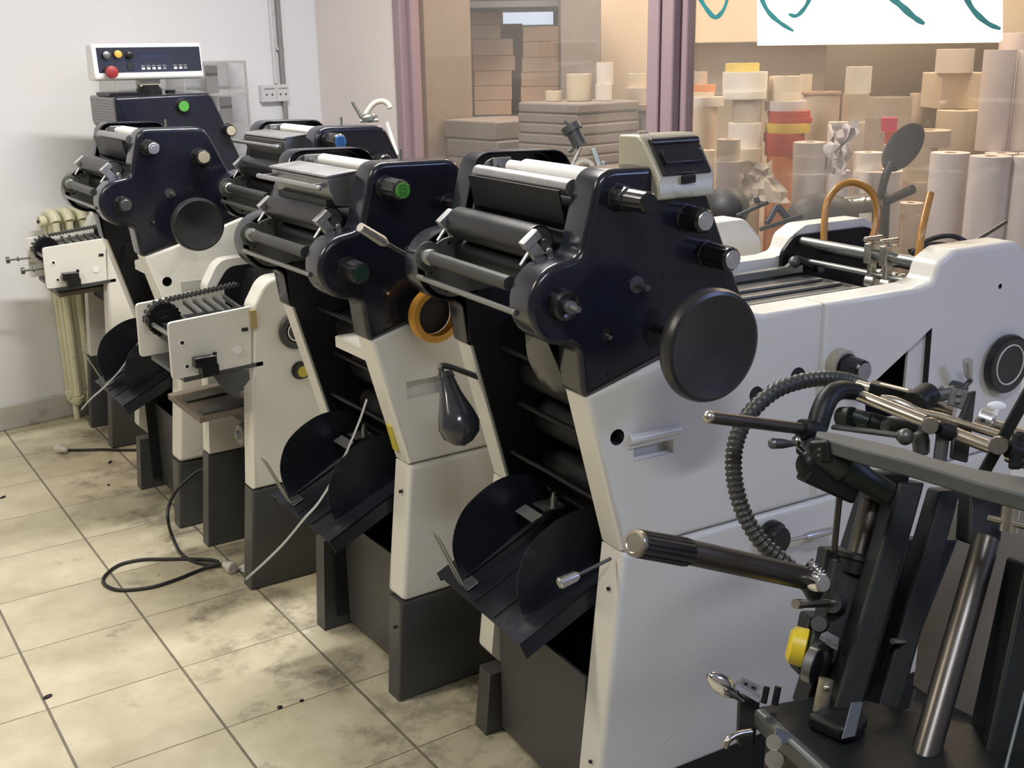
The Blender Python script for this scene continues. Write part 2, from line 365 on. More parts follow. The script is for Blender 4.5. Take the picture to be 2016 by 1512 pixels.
def table(label, u0, u1, v0, v1, z):
    c = w((u0+u1)/2, (v0+v1)/2, 0); t = thing('store_table', label, 'table', c, WYAW)
    du, dv = (u1-u0)/2, (v1-v0)/2
    MB().box((0, 0, z-.015), (2*du, 2*dv, .03)).build('table_top', TBL, t, bevel=.003)
    for a in (-1, 1):
        for b_ in (-1, 1): MB().box((a*(du-.04), b_*(dv-.04), (z-.03)/2), (.05, .05, z-.03)).build('leg', SHELFM, t)
    return t
def roll(xm, wd, d, zb, yt, mat, label, grp='label and film rolls in the store room', name='paper_roll', core=.32, dx=0):
    P = at(xm, yt, d); z1 = P.z; r = wd/2*d/FPX; h = max(.012, z1-zb); p = (P.x, P.y, zb)
    b = MB().lathe((0, 0, 0), (0, 0, 1), [(0, r*core), (0, r*.985), (.002, r), (h-.002, r), (h, r*.985), (h, r*core), (h-.01 if h > .015 else h*.5, r*core*.98), (h-.01 if h > .015 else h*.5, .0001)], 36, cap=False)
    b.face([v for v in b.bm.verts if abs(v.co.z) < 1e-6 and abs((v.co.x**2+v.co.y**2)**.5-r*core) < 1e-4])
    o = b.build(name, mat); o.location = p; tag(o, label, 'roll', grp)
    if core and mat is not CLEART:
        c = MB().lathe((0, 0, h-.008), (0, 0, 1), [(0, r*core*.95), (.0085, r*core*.95), (.0085, r*core*.8), (0, r*core*.8)], 24, cap=False).build('card_core', BRWN, o)
    return z1
def column(d, zb, items):
    """rolls piled bottom to top: (x centre, width px, y of its top, material, label)"""
    for xm, wd, yt, mat, lab in items: zb = roll(xm, wd, d, zb, yt, mat, lab)
TZ = .70
table('long low table carrying the crowd of label rolls behind the glass', 2.42, 3.45, -2.66, -1.62, TZ)
cpx = lambda x: 1330+x/2.939
cpy = lambda y: y/2.939
def C_(d, items, zb=TZ): column(d, zb, [(cpx((a+b)/2), (b-a)/2.939, cpy(t), m, l) for a, b, t, m, l in items])
C_(4.75, [(15, 100, 690, PAPW, 'tall white roll beside the window post, lowest of its pile'), (20, 100, 490, PAPW, 'white roll beside the window post, middle of its pile'), (22, 80, 395, PAPC, 'small cream roll topping the pile beside the window post')])
C_(5.0, [(95, 240, 615, PAPC, 'tall cream roll under a stepped pile with an orange rim'), (90, 280, 560, PAPW, 'wide white roll under the orange rimmed one'), (100, 225, 530, PAPC, 'cream roll just below the orange disc'), (100, 232, 490, ORT, 'thin orange tape disc on a cream pile'), (82, 184, 415, PAPB, 'small beige roll above the orange disc')])
C_(4.6, [(308, 500, 855, PAPC, 'cream roll at the bottom below the clear film roll'), (308, 500, 710, PAPW, 'white roll right under the clear film roll'), (330, 498, 572, CLEART, 'clear film roll shining between white rolls'), (275, 525, 525, PAPW, 'flat white roll above the clear film roll'), (275, 532, 415, PAPW, 'broad white roll carrying the yellow roll'), (290, 484, 365, YELT, 'yellow tape roll on top of the broad white pile')])
C_(4.62, [(530, 690, 900, ORT, 'bright orange roll at the foot of the red pile'), (520, 735, 820, REDT, 'red brown roll at the foot of the red pile'), (512, 745, 768, REDT, 'dark red flat roll below the yellow band'), (520, 775, 710, YELT, 'yellow flat roll between red ones'), (540, 788, 678, REDT, 'red roll over the yellow band'), (535, 778, 640, REDT, 'topmost red roll of the striped pile'), (520, 756, 582, PAPL, 'lilac white flat roll on the red pile'), (545, 725, 440, PAPC, 'ridged cream roll on top of the red pile')])
C_(5.15, [(720, 792, 430, PAPC, 'narrow cream roll behind the red pile')])
C_(4.95, [(745, 950, 548, PAPB, 'large beige drum with a brown lid'), (732, 960, 530, BRWN, 'brown lid disc lying on the beige drum')])
C_(4.65, [(960, 1110, 705, PAPW, 'white roll low under the two white ones at the middle of the window'), (972, 1118, 540, PAPB, 'shaded white roll under the freestanding white one'), (990, 1136, 385, PAPW, 'single white roll standing highest left of the film tub')])
C_(4.5, [(1095, 1210, 760, CLEART, 'clear film roll with grey core beside the scooter mirror'), (1100, 1190, 680, CLEART, 'clear film roll upon another by the pink roll')])
C_(4.75, [(1185, 1300, 830, PAPW, 'white roll hidden under the pink roll'), (1186, 1286, 755, REDT, 'dull red roll under the pink one'), (1186, 1284, 680, PINK, 'pink tape roll seen through the film tub')])
C_(5.1, [(1110, 1366, 790, PAPC, 'cream roll supporting the big film tub'), (1112, 1366, 560, CLEART, 'big film tub wrapped in shiny clear foil')])
C_(4.8, [(1330, 1480, 1050, PAPC, 'cream roll at the bottom behind the scooter mirror'), (1322, 1512, 850, PAPC, 'big cream bucket shaped roll behind the scooter mirror'), (1336, 1590, 752, PAPB, 'broad beige roll on the cream bucket shaped one')])
C_(5.35, [(1350, 1480, 880, PAPB, 'beige roll far back behind the bucket shaped one'), (1360, 1470, 540, PAPB, 'tall beige roll far back in the middle right')], 0)
C_(4.4, [(680, 870, 1000, PAPL, 'lilac white roll low in front of the orange roll'), (682, 868, 900, PAPL, 'lilac white roll, second of the pile by the orange roll'), (684, 872, 822, PAPL, 'lilac white roll on top of the pile by the orange roll')])
C_(4.35, [(886, 1010, 985, PAPL, 'pale roll low under crumpled paper'), (885, 1000, 705, PAPW, 'pale roll under the corner of the brown lidded drum')])
C_(4.3, [(235, 392, 932, PAPL, 'pale lilac roll left of the crumpled wrapping'), (240, 376, 805, PAPC, 'cream roll on the pale lilac one at left')])
C_(4.4, [(140, 232, 868, PAPC, 'cream roll squeezed behind the counter box')])
C_(4.56, [(1312, 1430, 1240, PAPW, 'white roll at table edge under a wider white one'), (1288, 1432, 1172, PAPW, 'wide white roll at the table edge right of the scooter grip')])
C_(4.4, [(1030, 1310, 985, PAPW, 'very wide white roll behind the scooter stem'), (1035, 1200, 880, PAPW, 'white roll on the very wide one behind the scooter stem')])
# tall rolls on the floor at the right
C_(4.25, [(1482, 1700, 882, PAPL, 'tall wrapped roll, leftmost of those standing on the floor')], 0)
C_(4.1, [(1710, 1940, 902, PAPL, 'tall wrapped roll with torn wrapper, second on the floor')], 0)
C_(4.05, [(1962, 2165, 905, PAPL, 'tall wrapped roll at the right picture edge')], 0)
C_(4.75, [(1795, 1975, 885, PAPL, 'upright pale roll below the tallest shiny one'), (1792, 1972, 288, PAPL, 'tallest pale roll with a shiny film edge')], 0)
C_(4.7, [(1992, 2160, 885, PAPL, 'upright pale roll under the right edge one'), (1994, 2160, 290, PAPL, 'tall pale roll at the right edge, beside the shiny one')], 0)
C_(5.1, [(1885, 2080, 190, PAPL, 'pale roll highest in the far right corner')], 0)
C_(5.0, [(1520, 1790, 635, PAPC, 'very broad cream roll supporting the white carton')])
def carton(x0, x1, yt, yb, d, mat, label, grp, name='cardboard_box', zb=None, dep=.3, yaw=0, cat='box'):
    a = at(x0, yb, d); b = at(x1, yb, d); zt = at((x0+x1)/2, yt, d).z; zb = a.z if zb is None else zb
    wd = (b-a).length*.97; m = (a+b)/2; q = MB().box((0, 0, (zt-zb)/2), (wd, dep, zt-zb)); o = q.build(name, mat, bevel=.004)
    dirn = Vector((b.x-a.x, b.y-a.y, 0)).normalized(); n = Vector((-dirn.y, dirn.x, 0)); o.location = (m.x+n.x*dep/2, m.y+n.y*dep/2, zb); o.rotation_euler = (0, 0, math.atan2(dirn.y, dirn.x)+yaw)
    tag(o, label, cat, grp); return zt
zz = at(cpx(1655), cpy(635), 5.0).z
carton(cpx(1520), cpx(1785), cpy(420), cpy(635), 5.05, PAPC, 'pale carton right under the squat white roll', 'cartons in the store room', zb=zz, dep=.25)
roll(cpx(1622), 210/2.939, 4.98, at(cpx(1655), cpy(420), 5.05).z, cpy(283), PAPW, 'squat white roll standing on the pale carton')
# cartons on a rack in the back left corner
q1 = lambda x: 900+x/4.58
q2 = lambda y: y/4.58
zt_ = at(q1(300), q2(1058), 6.0).z
rk = thing('storage_rack', 'blue grey steel rack holding the brown cartons behind the left pane', 'rack', w(2.55, .15, 0), WYAW)
def rel(p): return ROOTM[rk.name].inverted() @ p
ra, rb = at(905, 250, 6.0), at(1112, 250, 6.0)
dr = Vector((rb.x-ra.x, rb.y-ra.y, 0)).normalized(); nn = Vector((-dr.y, dr.x, 0)); L_ = (rb-ra).length
def rackbox(nm, s0, s1, t0, t1, z0, z1):
    pts = [Vector((ra.x, ra.y, 0))+dr*s+nn*t for s, t in ((s0, t0), (s1, t0), (s1, t1), (s0, t1))]
    return MB().slab([p+Vector((0, 0, z1)) for p in pts], z1-z0, (0, 0, 1)).build(nm, SHELFM, rk, world=True)
rackbox('shelf', 0, L_, -.03, .78, zt_-.03, zt_-.001)
topz = at(1000, 17, 6.0).z
rackbox('shelf', 0, L_, -.03, .78, topz, topz+.03)
for s in (.0, L_-.03):
    for t in (-.06, .79): rackbox('post', s, s+.03, t, t+.03, 0, topz+.3)
for pile in ([(125, 480, 920), (125, 486, 785), (130, 486, 645), (120, 520, 505), (120, 502, 350), (100, 392, 220), (100, 412, 105)], [(556, 912, 790), (560, 935, 655), (570, 935, 520), (580, 935, 375), (582, 938, 235)]):
    zb = zt_; n_ = len(pile); side = 'left' if pile[0][0] < 300 else 'right'
    words_ = ['lowest', 'second from bottom', 'third from bottom', 'fourth from bottom', 'fifth from bottom', 'sixth from bottom', 'topmost']
    for i, (a, b, t) in enumerate(pile):
        zb = carton(q1(a), q1(b), q2(t), 0, 6.0, CARD, 'brown carton, %s of the %s pile on the rack' % (words_[i] if i < n_-1 else 'topmost', side), 'brown cartons on the rack', zb=zb+.001)
carton(q1(392), q1(588), q2(212), 0, 6.4, CARD, 'shaded carton standing between the two carton piles', 'brown cartons on the rack', zb=zt_)
# reams in kraft paper
rt = .98
a = WM.inverted() @ at(1148, 330, 4.64)
table('table under the kraft wrapped paper reams', a.x-.01, a.x+.42, a.y-.01, a.y+.9, rt)
ztop = at(1150, 203, 4.64).z; nr = 8; hh = (ztop-rt)/nr
ord_ = ['lowest', 'second lowest', 'third lowest', 'fourth lowest', 'fifth', 'sixth', 'second highest', 'highest']
for i in range(nr):
    o = MB().box((.195, .21, hh/2), (.39, .36, hh*.97)).build('paper_ream', KRAFT, bevel=.008)
    o.location = w(a.x+random.uniform(0, .012), a.y+random.uniform(-.0, .012), rt+i*hh); o.rotation_euler = (0, 0, WYAW)
    tag(o, 'kraft wrapped ream, %s layer of the big pile behind the left pane' % ord_[i], 'paper ream', 'kraft wrapped paper reams')
ztop2 = at(1000, 240, 4.95).z; h2 = (ztop2-rt)/3
for i in range(3):
    o = MB().box((.19, .21, h2/2), (.38, .36, h2*.97)).build('paper_ream', KRAFT, bevel=.008)
    o.location = w(a.x+.01, a.y+.50+.012*i, rt+i*h2); o.rotation_euler = (0, 0, WYAW)
    tag(o, 'grey brown ream, %s of the low pile left of the big one' % ('bottom', 'middle', 'top')[i], 'paper ream', 'kraft wrapped paper reams')
for x0, x1, t, lab, m, dd in ((985, 1215, 665, 'broad cream roll standing on the ream pile', PAPC, 4.84), (795, 950, 820, 'low cream roll beside the broad one on the reams', PAPC, 4.86)):
    roll(q1((x0+x1)/2), (x1-x0)/4.58, dd, ztop+.001, q2(t), m, lab)
zb = roll(q1(1320), 150/4.58, 4.82, ztop+.001, q2(760), PAPW, 'lower white roll of the slim pair on the reams'); roll(q1(1332), 155/4.58, 4.82, zb, q2(562), PAPW, 'upper white roll of the slim pair on the reams')
b0 = WM.inverted() @ at(1258, 203, 5.1)
table('narrow table behind the reams with short rolls', b0.x-.09, b0.x+.12, b0.y-.10, b0.y+.10, at(q1(1640), q2(930), 5.1).z)
zb = roll(q1(1645), 250/4.58, 5.1, at(q1(1640), q2(930), 5.1).z, q2(790), PAPB, 'wide low beige roll next to the window post'); roll(q1(1630), 175/4.58, 5.1, zb, q2(662), PAPC, 'streaked cream roll on the wide low one by the window post')
# building parts of the store room
def atbox(name, x0, x1, y0, y1, d, dep, mat):
    a = at(x0, y1, d); b = at(x1, y1, d); z0 = a.z; z1 = at((x0+x1)/2, y0, d).z
    dirn = Vector((b.x-a.x, b.y-a.y, 0)).normalized(); n = Vector((-dirn.y, dirn.x, 0)); a.z = b.z = 0
    pts = [a, b, b+n*dep, a+n*dep]; return struct(MB().slab([p+Vector((0, 0, z1)) for p in pts], z1-z0, (0, 0, 1)).build(name, mat, bevel=.004))
o = atbox('column_store', 1106, 1179, -120, 600, 5.75, .3, COLG)
atbox('wall_store_mid', 1180, 1600, -150, 560, 6.3, .1, STOREW)
atbox('trim_1', 1330, 2200, -120, 86, 5.6, .35, STOREW)
for x0, x1, t, b_ in ((985, 1100, 10, 48),):
    o = atbox('window_3', x0, x1, 12, 50, 6.9, .03, M('far_daylight_pane', (.5, .6, .75), .3, emit=(.55, .68, .9), estr=.5))
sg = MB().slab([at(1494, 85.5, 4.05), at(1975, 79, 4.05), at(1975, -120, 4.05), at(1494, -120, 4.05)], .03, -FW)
so = sg.build('white_board_with_glow', M('white_board_painted_glow', (.95, .93, .82), .5, 0, 0, emit=(1, .95, .76), estr=1.0), bevel=.003)  # plain white board; its emission stands in for lamp light falling on it
tag(so, 'white board with lamp light put in as its own glow, hanging behind the painted lettering', 'sign'); settle(so, at(1735, 0, 4.05))
# wires holding the board
b = MB()
# crumpled wrapping
def crumple(pts, d, mat, label, dz=.05):
    n = 7; rows = []
    P = [at(*p, d) for p in pts]
    for i in range(n+1):
        r = []
        for j in range(n+1):
            u, v = i/n, j/n; q = P[0]*(1-u)*(1-v)+P[1]*u*(1-v)+P[2]*u*v+P[3]*(1-u)*v
            r.append(q+Vector((random.uniform(-1, 1), random.uniform(-1, 1), random.uniform(-.5, .5)))*dz*.4)
        rows.append(r)
    o = MB().sheet(rows).build('wrapping_paper', mat, sm=12, solid=.0015); tag(o, label, 'wrapping paper'); settle(o, P[3]); return o
crumple([(cpx(385), cpy(940)), (cpx(540), cpy(940)), (cpx(650), cpy(1180)), (cpx(390), cpy(1190))], 4.2, PAPB, 'crumpled beige wrapping sheet leaning on the rolls left of the scooter')
crumple([(cpx(900), cpy(735)), (cpx(1050), cpy(690)), (cpx(975), cpy(990)), (cpx(870), cpy(1010))], 4.2, PAPL, 'pale torn wrapping sheet hanging over the rolls left of the mirror')
# scooter parked in the store room
sc = thing('scooter', 'dark scooter with a mirror, parked behind the right hand pane', 'scooter', (at(1620, 430, 3.95).x, at(1620, 430, 3.95).y, 0))
inv = ROOTM[sc.name].inverted(); s_ = lambda x, y, d: inv @ at(x, y, d)
RUBM = M('matte_black_vinyl', (.035, .035, .038), .5, 0, .15, 12)
def hump(x0, x1, y0, y1, d, nm, wid=.2):
    a = s_(x0, y1, d); b = s_(x1, y1, d); t = s_((x0+x1)/2, y0, d); c = (a+b)/2; hx = (b-a).length/2; ang = math.atan2((b-a).y, (b-a).x)
    return MB().ball((c.x, c.y, c.z), 1, (hx, wid/2, t.z-c.z), 24, Matrix.Rotation(ang, 3, 'Z')).build(nm, RUBM, sc)
hump(1385, 1475, 366, 410, 4.0, 'seat'); hump(1545, 1690, 378, 432, 3.9, 'seat')
b = MB().ball((0, 0, 0), 1, (.055, .012, .098), 24, Matrix.Rotation(0, 3, 'Z')); 
b.bm.transform(Matrix.Translation(s_(1778, 290, 3.8)) @ Matrix((RT, FW, UP)).transposed().to_4x4() @ Matrix.Rotation(rad(38), 4, 'Y')); b.build('mirror', RUBM, sc)
MB().tube([s_(1755, 320, 3.8), s_(1744, 345, 3.8), s_(1736, 375, 3.82), s_(1728, 400, 3.85)], .014, 10, 5).build('mirror_stem', RUBM, sc)
MB().cyl(s_(1740, 398, 3.85), s_(1798, 372, 3.75), .016, n=16).build('grip', RUBM, sc)
MB().cyl(s_(1660, 405, 3.95), s_(1745, 395, 3.85), .035, n=16).build('handlebar', M('film_wrapped_metal', (.25, .22, .19), .15, .4, .3, 30, .5, 60, .5), sc)
p0 = s_(1735, 400, 3.86); MB().cyl(p0, (p0.x-.02, p0.y-.05, .28), .03, n=14).build('fork', RUBM, sc)
for dx_ in (.16, -.45):
    q0 = Vector((p0.x, p0.y-.05, .19)) if dx_ > 0 else s_(1480, 430, 3.98)
    q0 = Vector((q0.x, q0.y, .19)); b = MB().lathe(q0-RT*0+FW*-.04, Vector((FW.x, FW.y, 0)), [(0, .11), (0, .18), (.02, .19), (.06, .19), (.08, .18), (.08, .11)], 32, cap=False); b.build('wheel', RUBM, sc)
c0 = s_(1430, 415, 4.0); c1 = s_(1615, 432, 3.92)
MB().cyl((c0.x, c0.y, .38), (p0.x, p0.y-.05, .42), .07, n=14).cyl((c0.x, c0.y, .38), c0, .07, n=14).cyl(((c1.x+c0.x)/2, (c1.y+c0.y)/2, .4), c1, .07, n=12).build('scooter_frame', RUBM, sc)
# ------------------------------------------------------------------ things on the back wall
r = thing('radiator', 'cream column radiator on the white wall behind the farthest press', 'radiator', w(.56, -.08, 0), WYAW)
for i in range(9):
    x = -.235+.058*i; b = MB()
    for y in (-.05, 0, .05): b.tube([(x, y, .12), (x, y, .50), (x, y, .88)], .0155, 8)
    b.tube([(x, -.052, .88), (x, -.03, .91), (x, .03, .91), (x, .052, .88)], .022, 10, 4).tube([(x, -.052, .12), (x, -.03, .09), (x, .03, .09), (x, .052, .12)], .022, 10, 4)
    b.cyl((x-.029, 0, .885), (x+.029, 0, .885), .02, n=12).cyl((x-.029, 0, .115), (x+.029, 0, .115), .02, n=12)
    b.build('radiator_section', RADI, r)
MB().cyl((-.262, 0, .885), (-.285, 0, .885), .024, n=12).build('end_plug', RADI, r)
MB().cyl((-.284, 0, .885), (-.292, 0, .885), .007, n=8).build('bleed_valve', INNER, r)
for x in (-.235, .229): MB().cyl((x, 0, 0), (x, 0, .09), .014, n=10).build('foot', RADI, r)
# acrylic display rack, cut off above the radiator with its lower part left out
ACR = M('clear_acrylic', (.75, .76, .76), .08, 0, .1, 6, alpha=.22, coat=.6); ACE = M('acrylic_edge', (.42, .42, .42), .2, 0, .2, 20)
k = thing('acrylic_rack', 'clear acrylic display rack without its lower part, set against the white wall behind the console', 'shelf', w(.95, -.10, 0), WYAW)
MB().box((0, .096, 1.25), (.62, .004, .54)).build('back_sheet', ACR, k)
for x in (-.31, .0, .31):
    MB().box((x, .013, 1.25), (.006, .165, .54)).build('side_sheet', ACR, k)
    MB().box((x, -.07, 1.25), (.010, .004, .54)).build('sheet_edge', ACE, k)
for z in (.985, 1.09, 1.23, 1.375, 1.515):
    o = MB().box((0, .013, z), (.62, .165, .004)).build('shelf', ACR, k); MB().box((0, -.071, z), (.62, .003, .010)).build('shelf_edge', ACE, o)
for x, z, h_ in ((.18, 1.38, .12), (.24, 1.24, .12), (.12, 1.10, .11), (.2, .975, .1)):
    MB().box((x, .01, z+h_/2), (.06, .005, h_)).build('leaflet_holder', GRAYP, k)
# sockets and conduits
SOCK = M('grey_white_socket', (.62, .62, .63), .4, 0, .03, 10)
for u, wd, lab in ((1.459, .082, 'wider left half of the double grey wall socket box'), (1.535, .068, 'narrower right half of the double grey wall socket box')):
    s = thing('wall_socket', lab, 'socket', w(u, 0, 1.325), WYAW); MB().box((0, -.016, .04), (wd, .032, .08)).build('socket_box', SOCK, s, bevel=.003)
    for x in (-.015, .015): MB().cyl((x, -.0315, .034), (x, -.0335, .034), .0045, n=10).build('socket_hole', BLACK, s)
    MB().box((0, -.033, .062), (wd*.7, .002, .005)).build('switch_slot', GRAYP, s)
for u, r_, z0, c_, lab in ((1.512, .008, 1.41, SOCK, 'thin pale conduit running down the wall to the socket box'), (1.548, .013, 1.15, GRAYP, 'thicker grey pipe running down the wall past the socket box')):
    b = MB().cyl((0, 0, z0), (0, 0, H), r_, n=14)
    o = b.build('conduit', c_); o.data.transform(Matrix.Translation((0, 0, -z0))); o.location = w(u, -r_-.002 if u < 1.53 else -.018, z0); tag(o, lab, 'pipe')
    cl = MB().box((0, .004, .42), (r_*3, .014, .012)).build('pipe_clip', SOCK, o)
MB().tube([(.004, -.02, 0), (.004, -.018, -.04), (.0, -.012, -.1), (.002, -.012, -.25)], .0035, 8, 5).build('power_cord', SOCK, s)
# ------------------------------------------------------------------ offset presses
SATIN = M('satin_steel', (.42, .42, .43), .36, .9, .1, 20)
FRM = M('grey_frame_steel', (.17, .175, .165), .4, .6, .12, 16)
LC = (-.045, 1.121)
def lobe(r, a0=-85, a1=-265, n=16):
    return [(LC[0]+r*math.cos(rad(a0+(a1-a0)*i/n)), LC[1]+r*math.sin(rad(a0+(a1-a0)*i/n)), 0) for i in range(n+1)]
def cover_outline():
    return rounded([(.022, 1.343, .045), (.232, 1.338, .05), (.362, 1.056, .013), (-.010, .944, .013), (-.020, 1.035, .06)]+lobe(.073)+[(-.016, 1.199, .03)])
def frame_outline():
    return rounded([(.034, 1.331, .035), (.085, 1.331, .004), (.085, 1.29, .01), (.10, 1.28, 0), (.10, 1.075, 0), (-.02, 1.065, 0)]+lobe(.061)+[(-.003, 1.205, .03)])
def sh(poly, dx): return [(p[0]+dx,)+tuple(p[1:]) for p in poly]
W = .51
PW = {}
def make_knob(root, x, z, ln, r, cap=None, y=0, dx=0, name='control_knob', mat=None, lab=None):
    x += dx
    k = MB().lathe((x, y, z), (0, -1, 0), [(0, r*1.08), (.004, r*1.08), (.006, r*.9)], 24)
    k.lathe((x, y-.006, z), (0, -1, 0), [(0, r*.98), (ln-.01, r*.93), (ln-.006, r*.8)], 28, flute=.06)
    o = k.build(name, mat or PLAST, root, sm=25)
    if cap:
        c = MB().lathe((x, y-ln, z), (0, -1, 0), [(-.004, r*.72), (.001, r*.72), (.0022, r*.66)], 24)
        if cap in (ALU,): c.lathe((x, y-ln-.002, z), (0, -1, 0), [(0, r*.4), (.0015, r*.36)], 20)
        q = c.build('knob_cap', cap, o)
        if cap in (GREEN, BLUE, DGREEN) and ln > .05:
            yy = y-ln-.0024; a = r*.30; b_ = r*.44; f = MB()
            for cx, cz, sx, sz in ((0, b_, 2*a, .0009), (0, -b_, 2*a, .0009), (-a, 0, .0009, 2*b_), (a, 0, .0009, 2*b_), (0, -b_*.55, 1.6*a, .0009), (0, b_*.15, a*.9, .0012), (0, b_*.4, a*.5, .0009)): f.box((x+cx, yy, z+cz), (sx, .0004, sz))
            f.build('cap_symbol', INK, q)
        if lab: q['label'] = lab
    return o
def disc(x, z, r, y=-.0006, n=20): return MB().cyl((x, y, z), (x, y-.0015, z), r, n=n)
def rod(root, name, x, z, r, y0, y1, mat, n=20): return MB().cyl((x, y0, z), (x, y1, z), r, n=n).build(name, mat, root)

def tower(root, dx=0, fountain=False, knobs=(), wheel=None, cham=WHITE):
    out = sh(cover_outline(), dx)
    MB().shell(out, 0, .07).build('side_cover', NAVY, root, solid=.005)
    MB().shell(out, W, .44).build('side_cover', NAVY, root, solid=.005)
    fr = sh(frame_outline(), dx)
    for y0, y1 in ((.074, .082), (.424, .432)):
        b = MB().prism(fr, y0, y1)
        o = b.build('roller_frame', FRM, root)
    for a, rr in ((150, .05), (185, .05), (222, .05), (100, .05), (250, .05)):
        hb = MB(); hb.cyl((dx+LC[0]+rr*math.cos(rad(a)), .4235, LC[1]+rr*math.sin(rad(a))), (dx+LC[0]+rr*math.cos(rad(a)), .4225, LC[1]+rr*math.sin(rad(a))), .0035, n=10)
        hb.build('screw_hole', BLACK, root)
    ring = MB().lathe((dx-.1, .4235, 1.148), (0, -1, 0), [(0, .03), (.003, .03), (.004, .026)], 28).build('bearing_flange', FRM, root)
    # rollers
    X = lambda x: x+dx
    b = MB().lathe((X(-.037), .104, 1.212), (0, 1, 0), [(0, .022), (.0, .0305), (.003, .0315), (.300, .0315), (.303, .0305), (.303, .02)], 36)
    o = b.build('form_roller', RUB, root)
    MB().lathe((X(-.037), .103, 1.212), (0, -1, 0), [(-.002, .027), (.001, .027), (.001, .010), (.022, .010)], 24).build('roller_end_disc', DSTEEL, o)
    rod(root, 'lower_roller', X(-.107), 1.15, .0135, .085, .385, RUBG)
    MB().lathe((X(-.107), .384, 1.15), (0, 1, 0), [(0, .0125), (.004, .0165), (.018, .0165), (.02, .0145), (.042, .0145)], 20).build('roller_bearing', STEEL, root)
    rod(root, 'guard_rod', X(-.116), 1.106, .006, .05, .44, STEEL, 14)
    rod(root, 'ink_drum', X(-.012), 1.148, .030, .09, .42, INNER, 24)
    rod(root, 'ink_drum', X(.045), 1.19, .034, .09, .42, INNER, 24)
    rod(root, 'ink_drum', X(.10), 1.25, .030, .09, .42, INNER, 24)
    if not fountain:
        rod(root, 'tie_bar', X(.019), 1.305, .0155, .08, .425, SATIN)
        b = MB().cyl((X(.062), .08, 1.318), (X(.062), .31, 1.318), .019, n=24).cyl((X(.062), .31, 1.318), (X(.062), .37, 1.318), .013, n=20)
        b.build('distributor_roller', CONW, root)
        MB().slab([(X(-.008), .085, 1.302), (X(-.008), .42, 1.302), (X(.004), .42, 1.243), (X(.004), .085, 1.243)], .003).build('ink_blade', INNER, root)
        MB().slab([(X(.004), .085, 1.243), (X(.004), .42, 1.243), (X(.03), .42, 1.225), (X(.03), .085, 1.225)], .003).build('ink_blade_holder', INNER, root)
    else:
        p = [(X(-.04), 1.302), (X(-.034), 1.308), (X(.03), 1.314), (X(.036), 1.308), (X(.03), 1.265), (X(.012), 1.238), (X(-.022), 1.243), (X(-.037), 1.28)]
        f = MB().prism(p, .10, .415).build('ink_fountain', STEEL, root, bevel=.0015)
        MB().prism([(X(-.044), 1.308), (X(-.042), 1.312), (X(.034), 1.319), (X(.034), 1.315)], .095, .42).build('fountain_lid', SATIN, f)
        b = MB().cyl((X(-.068), .085, 1.288), (X(-.068), .43, 1.288), .006, n=14).ball((X(-.068), .085, 1.288), .0062, n=12)
        for y in (.12, .40): b.box((X(-.052), y, 1.289), (.036, .008, .01))
        b.build('fountain_handle', SATIN, f)
        MB().box((X(-.014), .25, 1.246), (.05, .27, .02)).build('fountain_slot', BLACK, f)
        rod(root, 'tie_bar', X(.09), 1.318, .016, .08, .40, CONW)
    # frame brackets and clamps
    b = MB().box((X(.068), .418, 1.315), (.042, .006, .034)); b.cyl((X(.063), .415, 1.317), (X(.063), .410, 1.317), .006, n=10).cyl((X(.08), .415, 1.324), (X(.08), .413, 1.324), .003, n=8)
    b.build('bracket_plate', STEEL, root, bevel=.001)
    MB().tube([(X(.135), .09, 1.325), (X(.137), .09, 1.352), (X(.137), .09, 1.362)], .006, 10, flat=.5).build('lift_tab', STEEL, root)
    for y in (.088, .412):
        R = Matrix.Rotation(rad(-38), 3, 'Y')
        b = MB().box((X(-.064), y, 1.222), (.038, .018, .018), R).box((X(-.056), y, 1.203), (.022, .016, .034), R).cyl((X(-.06), y, 1.21), (X(-.085), y, 1.178), .0035, n=10)
        b.cyl((X(-.03), y, 1.2), (X(-.03), y-.01, 1.2), .007, n=12)
        b.build('roller_clamp', ALU, root, bevel=.002)
    for k in knobs: make_knob(root, *k[:4], cap=k[4] if len(k) > 4 else None, dx=dx, lab=k[5] if len(k) > 5 else None)
    for x, z, r in ((.168, 1.145, .0125), (.04, .985, .003)): MB().cyl((X(x), -.0003, z), (X(x), -.0012, z), r, n=20).build('cover_hole', BLACK, root)
    MB().prism(rounded([(X(.027), 1.044, .0078), (X(.043), 1.044, .0078), (X(.043), 1.072, .0078), (X(.027), 1.072, .0078)], 6), -.0003, -.0012).build('cover_slot', BLACK, root)
    MB().cyl((X(.037), 0, 1.056), (X(.037), -.012, 1.054), .004, n=10).build('cover_screw', CHROME, root)
    d = MB().lathe((X(.10), 0, 1.139), (0, -1, 0), [(-.001, .0155), (.0012, .0155), (.0012, .0135), (.0007, .013)], 24).build('dial_boss', DSTEEL, root)
    MB().cyl((X(.104), 0, 1.137), (X(.104), -.028, 1.137), .006, n=12).build('dial_pin', DSTEEL, d)
    if wheel:
        x, z, y, r, slot = wheel
        x = X(x); b = MB()
        if slot: b.ball((x-.004, 0, z), .022, (1, .06, 1.7))
        b.cyl((x, 0, z), (x, y+.01, z), .0085, n=14)
        b.build('wheel_shaft', INNER, root)
        MB().lathe((x, y+.028, z), (0, -1, 0), [(0, .016), (.004, .03), (.010, r*.8), (.012, r*.96), (.02, r), (.031, r), (.040, r*.965), (.0425, r*.9), (.039, r*.78), (.032, r*.45), (.028, r*.16), (.0285, .0001)], 56).build('handwheel', WHEEL, root)

